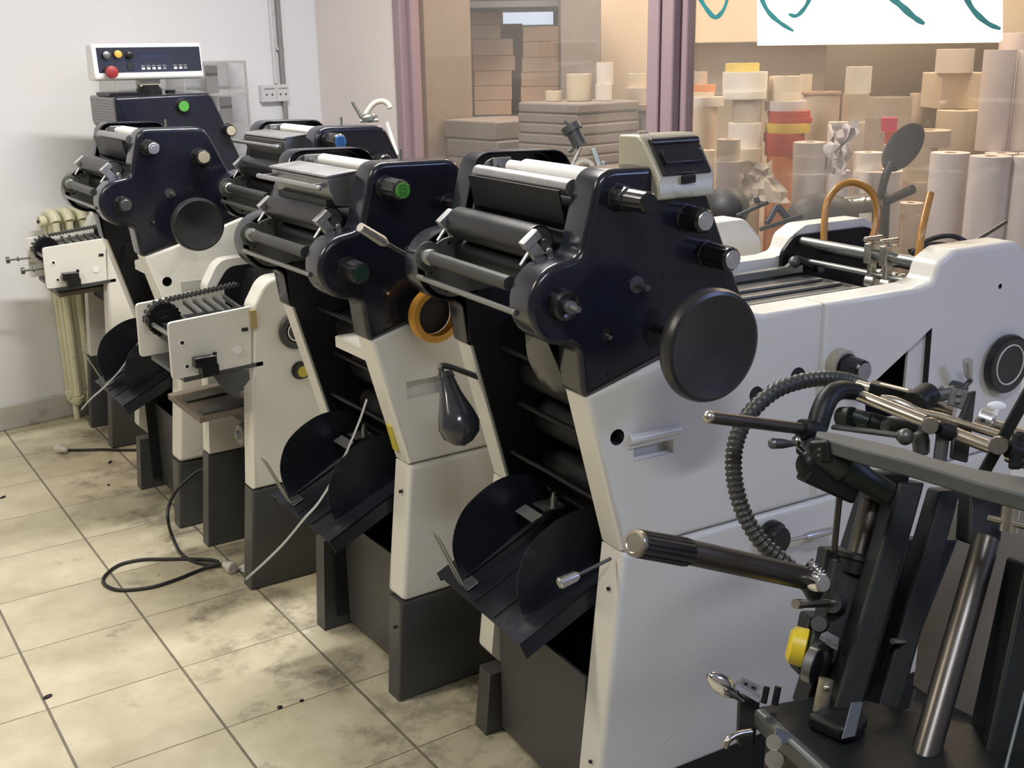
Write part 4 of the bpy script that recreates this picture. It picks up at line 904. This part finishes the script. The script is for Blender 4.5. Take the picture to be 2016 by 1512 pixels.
# ------------------------------------------------------------------ black letterpress in the right foreground
def zl(x, y, z):
    d = at(x, y, 1)-CAM; return CAM+d*((z-CAM.z)/d.z)
g0 = zl(1720, 1500, .70)
lp = thing('letterpress', 'black cast iron letterpress with steel rods and ribbed hose at the right foreground', 'printing press', (g0.x+.12, g0.y-.02, 0))
def LB(mb, name, mat, parent=None, **k):
    if parent is None: return mb.build(name, mat, lp, world=True, **k)
    mb.bm.transform(ROOTM[lp.name].inverted()); o = mb.build(name, mat, None, **k); o.parent = parent; return o
def cyl2(a, b, r, name, mat, r1=None, n=22, parent=None): return LB(MB().cyl(at(*a), at(*b), r, r1, n), name, mat, parent)
def bar2(a, b, w_, h_, name, mat, up=None, parent=None, bevel=.002): return LB(MB().bar(at(*a), at(*b), w_, h_, up or FW), name, mat, parent, bevel=bevel)
# base and bed
BZ = .70
A_, B_, C2, D_ = zl(1489, 1391, BZ), zl(1640, 1362, BZ), zl(2250, 1500, BZ), zl(1790, 1660, BZ)
LB(MB().slab([A_, B_, C2, D_], .035, (0, 0, 1)), 'bed', CAST, bevel=.004)
ctr = (A_+B_+C2+D_)/4
low = [ctr+(p-ctr)*.93 for p in (A_, B_, C2, D_)]
def lower(p, z): return Vector((p.x, p.y, z))
b = MB(); T4 = [b.bm.verts.new(lower(p, BZ-.035)) for p in low]; B4 = [b.bm.verts.new(lower(ctr+(p-ctr)*1.08, 0)) for p in low]
b.face(T4); b.face(B4[::-1])
for i in range(4): b.face([T4[i], B4[i], B4[(i+1) % 4], T4[(i+1) % 4]])
bmesh.ops.recalc_face_normals(b.bm, faces=b.bm.faces[:]); LB(b, 'base_body', CAST, bevel=.006)
e1 = lower(A_, BZ-.012); e2 = lower(D_, BZ-.012)
LB(MB().bar(e1+(e2-e1).normalized()*.004, e2, .018, .028), 'bed_edge', CASTE, bevel=.006)
# slanting frame
def rib(a, b_, w0, w1, dep, name, mat=CAST):
    p, q = at(*a), at(*b_); s = RT; n = FW
    pts = [(p-s*w0/2), (p+s*w0/2), (q+s*w1/2), (q-s*w1/2)]
    return LB(MB().slab(pts, dep, -n), name, mat, bevel=.004)
rib((1797, 950, 1.55), (1666, 1412, 1.46), .036, .038, .05, 'frame_rib')
rib((1748, 960, 1.66), (1620, 1400, 1.58), .05, .06, .06, 'frame_rib')
rib((1872, 965, 1.60), (1738, 1436, 1.48), .032, .034, .05, 'frame_rib')
LB(MB().slab([at(1838, 1000, 1.9), at(1850, 990, 1.9), at(2120, 1000, 1.8), at(2120, 1560, 1.7), at(1800, 1350, 1.86)], .004, -FW), 'guard_plate', M('dull_grey_plate', (.12, .11, .10), .55, .2, .12, 6))
rib((2075, 1110, 1.42), (1998, 1540, 1.36), .07, .085, .06, 'side_casting')
rib((1838, 1062, 1.64), (1690, 1420, 1.54), .075, .08, .04, 'frame_web')
LB(MB().bar(at(2018, 1362, 1.33), at(1978, 1520, 1.29), .003, .003), 'casting_highlight', CASTE)  # thin lighter bar, a painted highlight along the edge of the casting
LB(MB().slab([at(1800, 1352, 1.72), at(1952, 1430, 1.62), at(2120, 1500, 1.5), at(2120, 1700, 1.4), at(1760, 1500, 1.5)], .05, (0, 0, 1)), 'bed_casting', CAST, bevel=.004)
cyl2((1942, 1062, 1.48), (1800, 1560, 1.36), .0175, 'main_shaft', IRONS, n=28)
rib((1948, 965, 1.52), (1938, 1072, 1.49), .05, .045, .045, 'shaft_head')
cyl2((1992, 985, 1.44), (1984, 1047, 1.44), .0115, 'shaft_pin', NICKEL)
LB(MB().cyl(at(1945, 1020, 1.45), at(2025, 1037, 1.42), .0045, n=12), 'cross_pin', NICKEL)
cyl2((1722, 972, 1.62), (1688, 1105, 1.60), .0175, 'support_shaft', IRONS, n=26)
o = LB(MB().lathe(at(1690, 1090, 1.595), at(1683, 1118, 1.593)-at(1690, 1090, 1.595), [(0, .021), (.003, .027), (.010, .028), (.012, .024), (.03, .024)], 28), 'shaft_collar', CAST)
rib((1680, 1105, 1.585), (1640, 1310, 1.54), .055, .05, .05, 'column_block')
rib((1648, 1082, 1.62), (1636, 1160, 1.60), .036, .036, .04, 'column_block')
rib((1622, 1215, 1.60), (1605, 1330, 1.56), .045, .05, .05, 'gear_housing')
# delivery table
TZ2 = 1.035
near = [(1605, 857), (1650, 871), (1696, 885), (1786, 908), (1854, 928), (1933, 953), (2016, 974), (2160, 1012)]
far = [(2160, 975), (2016, 938), (1922, 922), (1831, 899), (1786, 883), (1718, 867), (1640, 851), (1608, 847)]
LB(MB().slab([zl(x, y, TZ2) for x, y in near+far], .021, (0, 0, 1)), 'delivery_table', TABLE, bevel=.003)
# housing below the table
o = LB(MB().lathe(at(1600, 880, 1.50), at(1640, 905, 1.5)-at(1600, 880, 1.50), [(0, .018), (.01, .024), (.05, .024), (.055, .02), (.075, .02), (.08, .017), (.12, .017)], 24), 'table_bearing', M('dark_green_iron', (.016, .026, .022), .4, .2, .2, 16, .1, 70))
LB(MB().ball(at(1590, 915, 1.5), .016, (1, 1, 1.2)).bar(at(1583, 925, 1.5), at(1680, 970, 1.52), .03, .03, FW), 'bearing_bracket', CAST, bevel=.004)
LB(MB().bar(at(1612, 890, 1.48), at(1632, 885, 1.5), .03, .03, FW), 'bearing_lug', CAST, bevel=.004)
for p in ((1614, 884, 1.468), (1613, 896, 1.468)): cyl2(p, (p[0]-1, p[1]+.2, p[2]-.004), .002, 'lug_screw', NICKEL, n=8)
rib((1760, 930, 1.56), (1745, 985, 1.57), .05, .05, .05, 'table_bracket')
# thin link and thin rods
cyl2((1656, 945, 1.55), (1642, 1085, 1.56), .0045, 'link_rod', IRONS, n=12); cyl2((1657, 938, 1.55), (1653, 968, 1.55), .006, 'link_end', CAST, n=12)
# arched bracket with its bar
b = MB().tube([at(1690, 772, 1.62), at(1655, 768, 1.60), at(1632, 782, 1.585), at(1617, 812, 1.575), at(1608, 842, 1.57), at(1594, 868, 1.56), at(1584, 892, 1.55)], lambda t: .0125+.003*math.sin(t*3.1), 14, 6)
LB(b, 'arched_bracket', CAST)
cyl2((1396, 821, 1.43), (1592, 846, 1.56), .0083, 'steel_bar', IRONS); LB(MB().ball(at(1396, 821, 1.43), .0086), 'bar_tip', NICKEL)
LB(MB().cyl(at(1578, 844, 1.55), at(1612, 850, 1.57), .015, n=20), 'bar_hub', CAST, bevel=.002)
# rods above the table
rods = [((1680, 774, 1.62), (1822, 830, 1.53), .0088), ((1845, 840, 1.52), (1958, 884, 1.46), .0088), ((1985, 897, 1.45), (2080, 934, 1.40), .0088)]
for a, b_, r_ in rods: cyl2(a, b_, r_, 'guide_rod', NICKEL)
cyl2((1688, 756, 1.68), (1716, 764, 1.66), .0066, 'guide_rod', NICKEL)
cyl2((1838, 797, 1.63), (1880, 809, 1.61), .0088, 'guide_rod', NICKEL); cyl2((1925, 826, 1.58), (2080, 880, 1.50), .0084, 'guide_rod', NICKEL)
LB(MB().tube([at(1735, 787, 1.60), at(1760, 790, 1.59), at(1790, 802, 1.58), at(1812, 813, 1.57), at(1860, 824, 1.55), at(1940, 848, 1.51), at(2070, 888, 1.45)], lambda t: .0075-.0015*t, 14, 6), 'bent_rod', NICKEL)
o = bar2((1713, 763, 1.655), (1838, 795, 1.615), .024, .02, 'sliding_sleeve', CAST, (0, 0, 1))
bar2((1733, 755, 1.635), (1788, 768, 1.61), .007, .001, 'name_plate', PLATE, (0, 0, 1), parent=o, bevel=0)
LB(MB().cyl(at(1800, 796, 1.60), at(1830, 776, 1.62), .019, n=24), 'sleeve_knuckle', CAST, bevel=.002)
LB(MB().cyl(at(1848, 763, 1.64), at(1858, 775, 1.64), .006, n=12).cyl(at(1838, 780, 1.64), at(1878, 772, 1.64), .010, n=16), 'sleeve_arm', DSTEEL)
o = LB(MB().slab([at(1878, 763, 1.58), at(1908, 770, 1.57), at(1899, 807, 1.57), at(1867, 797, 1.58)], .008, -FW), 'stop_block', DSTEEL, bevel=.001)
for p in ((1889, 774, 1.572), (1886, 788, 1.572)): cyl2(p, (p[0], p[1], p[2]-.004), .0035, 'block_screw', STEEL, n=10, parent=o)
LB(MB().slab([at(1912, 771, 1.54), at(1923, 769, 1.54), at(1914, 848, 1.52), at(1906, 912, 1.50), at(1874, 903, 1.51), at(1880, 845, 1.53), at(1900, 810, 1.54)], .012, -FW), 'sheet_stop', CAST, bevel=.002)
bar2((2040, 745, 1.44), (1936, 932, 1.46), .016, .006, 'stop_finger', CAST)
rib((2010, 850, 1.42), (2002, 925, 1.42), .014, .016, .012, 'stop_finger')
o = LB(MB().cyl(at(1927, 822, 1.57), at(1955, 832, 1.56), .0145, n=24), 'set_collar', ALU, bevel=.001)
cyl2((1935, 828, 1.552), (1935, 828, 1.549), .003, 'collar_hole', BLACK, n=10, parent=o)
LB(MB().cyl(at(1958, 818, 1.555), at(1962, 806, 1.555), .004, n=10).ball(at(1962, 800, 1.555), .011, (1.25, .4, .65), rot=Matrix((RT, FW, UP)).transposed()), 'wing_screw', CONW, o)
for c, r_ in (((1832, 838, 1.50), .0115), ((1966, 877, 1.43), .0122)):
    p = at(*c); ax = (FW*.85+RT*.4).normalized()
    o = LB(MB().lathe(p-ax*.008, ax, [(0, r_*.93), (.002, r_), (.016, r_), (.018, r_*.8), (.04, r_*.8)], 26), 'clamp_knob', NICKEL)
    LB(MB().cyl(p+RT*.012-UP*.004, p+RT*.03-UP*.010, .0115, n=20), 'clamp_block', CAST, o)
# dark fittings between bracket and rods
b = MB().cyl(at(1655, 822, 1.64), at(1680, 822, 1.62), .016, n=18); LB(b, 'gripper_head', CAST, bevel=.002)
cyl2((1680, 820, 1.63), (1712, 830, 1.62), .013, 'gripper_sleeve', M('dark_green_iron', (0, 0, 0))); cyl2((1712, 828, 1.615), (1740, 838, 1.61), .0135, 'gripper_sleeve', CAST); cyl2((1738, 836, 1.605), (1748, 840, 1.60), .009, 'gripper_pin', DSTEEL)
cyl2((1744, 838, 1.66), (1812, 848, 1.63), .014, 'gripper_shaft', CAST)
bar2((1638, 840, 1.57), (1768, 857, 1.52), .012, .006, 'flat_bar', DSTEEL, (0, 0, 1))
LB(MB().ball(at(1782, 860, 1.515), .0115).cyl(at(1768, 857, 1.52), at(1778, 859, 1.515), .007, n=12), 'bar_ball', DSTEEL)
LB(MB().lathe(at(1812, 847, 1.53), at(1814, 890, 1.53)-at(1812, 847, 1.53), [(0, .004), (.004, .010), (.014, .012), (.03, .011), (.034, .008)], 20), 'post_knob', DSTEEL)
cyl2((1856, 860, 1.51), (1850, 907, 1.51), .009, 'table_post', DSTEEL)
# small lever
a0 = at(1516, 873, 1.50); a1 = at(1566, 874, 1.53)
o = LB(MB().lathe(a0, a1-a0, [(0, .004), (.004, .0075), (.025, .0068), ((a1-a0).length, .003)], 16), 'small_lever', DSTEEL)
LB(MB().cyl(at(1566, 872, 1.53), at(1586, 890, 1.54), .0042, n=10).ball(at(1568, 868, 1.53), .007), 'lever_joint', NICKEL, o)
# ribbed hose
hp = [(1700, 762, 1.70), (1670, 750, 1.69), (1630, 745, 1.67), (1580, 750, 1.65), (1525, 770, 1.62), (1478, 812, 1.59), (1452, 860, 1.57), (1444, 912, 1.555), (1450, 965, 1.545), (1468, 1018, 1.54), (1500, 1068, 1.535), (1545, 1108, 1.535), (1590, 1150, 1.54), (1606, 1175, 1.545)]
P_ = catmull([at(*p) for p in hp], 24); k_ = len(P_)
LB(MB().tube(P_, lambda t: .0112+.0013*math.sin(t*math.pi*2*62), 14), 'ribbed_hose', HOSEK)
# pull handle
cyl2((1352, 1086, 1.40), (1610, 1143, 1.56), .0165, 'handle_tube', IRONS, n=26)
a0, a1 = at(1250, 1069, 1.335), at(1356, 1088, 1.402); L_ = (a1-a0).length
o = LB(MB().lathe(a0, a1-a0, [(.002, .0155), (.006, .0175), (L_-.006, .0185), (L_, .015)], 36, flute=.07), 'handle_grip', PLAST, sm=20)
LB(MB().lathe(a0, a0-a1, [(-.006, .0165), (-.001, .0172), (.002, .0165), (.0025, .0125), (.0015, .0115), (.0016, .0001)], 28), 'grip_end_cap', NICKEL, o)
# gauge knob, coil and pin
p = at(1616, 1148, 1.52); ax = (FW*.8-RT*.35).normalized()
o = LB(MB().lathe(p-ax*.006, ax, [(0, .0115), (.001, .0135), (.010, .0145), (.018, .0145), (.02, .011)], 36, flute=.04), 'gauge_knob', CHROME)
LB(MB().cyl(p-ax*.0068, p-ax*.006, .0105, n=28), 'gauge_face', PLATE, o)
LB(MB().tube([at(1592, 1106, 1.55), at(1606, 1120, 1.545), at(1622, 1136, 1.54)], lambda t: .007+.0014*math.sin(t*40), 14, 12), 'coil_fitting', CHROME)
cyl2((1572, 1189, 1.50), (1645, 1187, 1.55), .0058, 'locking_pin', NICKEL); cyl2((1566, 1189, 1.497), (1577, 1189, 1.505), .0068, 'pin_end', NICKEL)
LB(MB().cyl(at(1638, 1187, 1.545), at(1650, 1187, 1.56), .014, n=26), 'pin_flange', DSTEEL)
LB(MB().cyl(at(1612, 1228, 1.54), at(1622, 1226, 1.58), .011, n=22), 'idler_wheel', DSTEEL)
# yellow drum and its clutch
ax = (RT*.93-FW*.28-UP*.22).normalized(); p = at(1551, 1266, 1.56)
LB(MB().lathe(p, ax, [(0, .018), (.006, .0265), (.024, .027), (.026, .024)], 32), 'yellow_drum', YELL2)['label'] = 'yellow painted drum'
p2_ = p+ax*.026
LB(MB().lathe(p2_-UP*.003, ax, [(0, .028), (.003, .034), (.03, .034), (.034, .028)], 10), 'drum_housing', CAST, bevel=.003)
p3_ = at(1590, 1306, 1.505); ax = (RT*.8-FW*.55-UP*.2).normalized()
o = LB(MB().lathe(p3_, ax, [(0, .0245), (.012, .0245)], 36), 'clutch_ring', STEEL); LB(MB().cyl(p3_+ax*.004, p3_+ax*.0135, .0225, n=32), 'clutch_face', BLACK, o)
o = LB(MB().slab([at(1629, 1243, 1.50), at(1652, 1256, 1.51), at(1648, 1280, 1.505), at(1638, 1276, 1.5), at(1614, 1258, 1.49), at(1618, 1247, 1.493)], .0015, -FW), 'name_plate', PLATE)
for p in ((1619.5, 1252, 1.489), (1646, 1266, 1.503)): cyl2(p, (p[0], p[1], p[2]-.0015), .0018, 'plate_rivet', CHROME, n=8, parent=o)
for a, b_ in (((1628, 1253, 1.491), (1642, 1260, 1.498)), ((1625, 1259, 1.491), (1641, 1268, 1.498))): bar2(a, b_, .0012, .0006, 'plate_print', GRAYP, parent=o, bevel=0)
# post with ball, foot casting, leaning plate
cyl2((1627, 1337, 1.44), (1614, 1402, 1.44), .0095, 'steel_post', M('worn_brass_steel', (.4, .36, .27), .34, .8, .2, 20)); LB(MB().ball(at(1627, 1354, 1.428), .0042), 'post_ball', NICKEL)
b = MB().slab([zl(x, y, BZ+.022) for x, y in ((1588, 1404), (1622, 1388), (1712, 1404), (1690, 1432), (1656, 1436))], .022, (0, 0, 1)); LB(b, 'foot_casting', CAST, bevel=.006)
LB(MB().slab([at(1676, 1383, 1.39), at(1700, 1382, 1.395), at(1684, 1450, 1.375), at(1657, 1456, 1.37)], .002, -FW), 'leaning_plate', DSTEEL, bevel=.0008)
LB(MB().ball(at(1735, 1415, 1.46), .013, (1.3, 1, .6)).bar(at(1690, 1398, 1.48), at(1740, 1412, 1.46), .014, .008), 'bed_clip', CASTE, bevel=.002)
LB(MB().slab([at(1850, 1455, 1.40), at(1880, 1452, 1.42), at(1912, 1478, 1.40), at(1935, 1500, 1.37), at(1925, 1540, 1.34), at(1850, 1500, 1.36)], .02, -FW), 'lower_bracket', M('slate_iron', (.05, .053, .065), .36, .5, .3, 20), bevel=.006)
cyl2((1757, 1262, 1.5), (1786, 1264, 1.53), .004, 'cross_pin', STEEL, n=10)
# chrome egg lever and its plate
a0, a1 = at(1396, 1328, 1.425), at(1462, 1378, 1.46); L_ = (a1-a0).length
LB(MB().lathe(a0, a1-a0, [(0, .0005), (.003, .006), (L_*.2, .0115), (L_*.42, .0132), (L_*.62, .011), (L_*.8, .006), (L_, .004)], 26), 'egg_handle', CHROME)
o = LB(MB().slab([at(1454, 1326, 1.44), at(1505, 1350, 1.46), at(1494, 1384, 1.45), at(1447, 1356, 1.43)], .002, -FW), 'name_plate', PLATE)
for p in ((1452.5, 1343, 1.4345), (1494, 1369, 1.451)): cyl2(p, (p[0], p[1], p[2]-.0015), .002, 'plate_rivet', CHROME, n=8, parent=o)
for i in range(5):
    t = i/5; bar2((1461-2*i, 1333+5*i, 1.4385-.001*i), (1497-2.2*i, 1351+5.4*i, 1.453-.001*i), .0011, .0005, 'plate_print', GRAYP, parent=o, bevel=0)
for p, q_ in (((1466, 1345, 1.439), (1472, 1348, 1.4415)), ((1480, 1352, 1.445), (1488, 1356, 1.448))): bar2(p, q_, .003, .0008, 'plate_print', INK, parent=o, bevel=0)
rib((1478, 1372, 1.47), (1470, 1470, 1.46), .028, .022, .02, 'lever_bracket')
cyl2((1510, 1352, 1.46), (1503, 1384, 1.46), .0042, 'bed_pin', CAST); cyl2((1532, 1352, 1.46), (1525, 1388, 1.46), .0045, 'bed_pin', CAST)
LB(MB().tube([at(1478, 1441, 1.43), at(1452, 1446, 1.42), at(1433, 1457, 1.41), at(1427, 1472, 1.41)], lambda t: .0045, 10, 6), 'hook_lever', NICKEL)
o = LB(MB().slab([at(1528, 1432, 1.40), at(1560, 1448, 1.40), at(1556, 1470, 1.395), at(1522, 1456, 1.39)], .004, -FW), 'latch_base', DSTEEL, bevel=.001)
LB(MB().cyl(at(1523, 1462, 1.375), at(1524, 1461, 1.40), .0095, n=24), 'latch_knob', NICKEL, o); LB(MB().cyl(at(1524, 1496, 1.365), at(1525, 1495, 1.38), .0115, n=26), 'latch_knob', NICKEL, o)
# ------------------------------------------------------------------ loose things on the floor
def fl(x, y, z=0):
    d = (at(x, y, 1)-CAM); t = (z-CAM.z)/d.z; return CAM+d*t
def cable(name, pts, r, mat, label, cat, smooth=8):
    o = MB().tube(pts, r, 10, smooth).build(name, mat); tag(o, label, cat); settle(o, (pts[-1][0], pts[-1][1], 0)); return o
def onp(i, v, x, y):
    d = (at(x, y, 1)-CAM); return CAM+d*((v-CAM[i])/d[i])
r_ = .0055
A0 = [onp(1, .485, 402, 923), onp(1, .49, 386, 930), onp(1, .49, 372, 941), onp(1, .495, 347, 966), onp(1, .49, 332, 998), onp(1, .47, 331, 1026), fl(340, 1058, .008)]
A = [(x, y, r_) for x, y in ((355, 1088), (377, 1104), (409, 1112))]+[(428, 1112, .009), (424, 1104, .014)]+[(x, y, r_) for x, y in ((387, 1101), (322, 1101), (280, 1102), (238, 1111), (211, 1129), (203, 1145), (216, 1157), (243, 1162), (298, 1156), (347, 1141), (397, 1121))]+[(420, 1113, .012), (438, 1110, .014)]
c1 = cable('power_cable', A0+[fl(*p) for p in A], r_, CABLE, 'black power cable lying in a loop on the tiles, by the chain delivery press', 'cable')
def plug(root, p, d, sc_=1):
    d = Vector((d[0], d[1], 0)).normalized(); off = Vector(root.location); p = Vector(p)-off
    b = MB().lathe(p, d, [(0, .007), (.006, .011), (.028, .016), (.034, .019), (.05, .019), (.052, .017)], 18)
    o = b.build('plug', PLUGW, root); s = d.cross(Vector((0, 0, 1)))
    for k_ in (-1, 1): MB().cyl(p+d*.052+s*.0095*k_, p+d*.072+s*.0095*k_, .0024, n=8).build('plug_pin', NICKEL, o)
p = fl(440, 1110, .02); e = fl(470, 1124, .02); plug(c1, p, e-p)
B = [(268, 886), (235, 886), (200, 885), (165, 886), (130, 886)]
c2 = cable('power_cable', [fl(x, y, r_) for x, y in B], r_, CABLE, 'short black cable ending at a clear plug near the baseboard', 'cable')
p = fl(131, 886, .02); e = fl(100, 880, .02); plug(c2, p, e-p)
# grey plastic straps
def strap(pts, label, wd=.009):
    o = MB().tube(pts, wd/2, 8, 8, flat=.25).build('plastic_strap', STRAP); tag(o, label, 'strap', 'grey plastic straps'); settle(o, pts[-1]); return o
strap([onp(0, .74, 722, 786), onp(0, .72, 704, 838), onp(0, .68, 668, 920), onp(0, .63, 630, 985), onp(0, .592, 598, 1022), onp(0, .596, 560, 1068), onp(0, .606, 520, 1108), onp(0, .615, 484, 1140)], 'grey strap hanging through the tray below the green capped knob down to the floor')
strap([at(277, 668, 3.85), at(240, 724, 3.78), at(205, 762, 3.72), at(180, 784, 3.85), at(160, 806, 4.0)], 'grey strap hanging out of the tray of the press with the small black handwheel', .008)
# scraps
def scrap(x, y, sx, sy, label, mat=INNER, name='floor_scrap', cat='scrap', z=.003, rz=0):
    o = MB().ball((0, 0, 0), 1, (sx, sy, z), 10).build(name, mat); P = fl(x, y); o.location = (P.x, P.y, z); o.rotation_euler = (0, 0, rz); tag(o, label, cat); return o
scrap(217, 911, .017, .006, 'black scrap on the tiles beside the clear plug', rz=1.0); scrap(214, 956, .006, .004, 'tiny black crumb on the lilac tinted tile'); scrap(94, 1373, .013, .007, 'dark crumb lying on a tile joint at lower left', rz=.3); scrap(6, 980, .014, .006, 'dark scrap at the left picture edge', rz=.6)
scrap(551, 1394, .007, .006, 'small dark nut lying on a tile joint'); scrap(594, 1381, .006, .004, 'dark crumb on the tile joint right of the nut')
o = MB().slab([(-.03, -.02, 0), (.03, -.025, 0), (.035, .03, .004), (-.025, .025, .001)], .0008, (0, 0, 1)).build('paper_scrap', CONW); P = fl(488, 1120); o.location = (P.x, P.y, .003); o.rotation_euler = (0, 0, .4); tag(o, 'white paper scrap at the foot of the chain delivery press', 'paper')
# ------------------------------------------------------------------ light
wd = bpy.data.worlds.new('world'); SC.world = wd; wd.use_nodes = True
wd.node_tree.nodes['Background'].inputs[0].default_value = (.75, .8, 1, 1); wd.node_tree.nodes['Background'].inputs[1].default_value = .02
def area(name, loc, target, size, energy, col):
    d = bpy.data.lights.new(name, 'AREA'); d.shape = 'RECTANGLE'; d.size, d.size_y = size; d.energy = energy; d.color = col
    o = bpy.data.objects.new(name, d); COL.objects.link(o); o.location = loc
    o.rotation_euler = (Vector(target)-Vector(loc)).to_track_quat('-Z', 'Y').to_euler(); return o
area('assumed_ceiling_tube', (-.1, -3.1, 2.8), (-.1, -3.1, 0), (.9, .12), 21, (.84, .89, 1))  # tube out of view, assumed from the shadow below the handwheel
area('assumed_ceiling_tube', (1.1, .15, 2.8), (1.1, .15, 0), (1.2, .12), 48, (1, .97, .93))  # tube out of view, assumed from the shadows of the presses on the floor
area('assumed_ceiling_tube', (-1.3, -.4, 2.8), (-1.3, -.4, 0), (1.2, .15), 31, (1, .91, .74))  # unseen warm tube, added to light the floor on the left
area('added_blue_fill', (2.2, -4.3, 1.8), (1.3, -1.5, .75), (1.6, 1.2), 125, (.42, .53, 1))  # added blue fill lamp, no real window, tinting the nearest press's side
def spot_at(name, u, v, z, e, col, size=(.3, 1.2)):
    p = w(u, v, z); area(name, p, (p.x, p.y, 0), size, e, col)
spot_at('assumed_store_lamp', UC+1.6, -2.6, 2.75, 31, (1, .77, .55))  # unseen lamp, assumed from the warm light in the store room
spot_at('assumed_store_lamp', UC+.75, -1.0, 2.75, 23, (1, .8, .66), (.2, .6))  # unseen second lamp, added to brighten the cartons on the rack
vs = SC.view_settings; vs.view_transform = 'Standard'; vs.look = 'None'; vs.exposure = .64; vs.gamma = 1; vs.use_curve_mapping = False
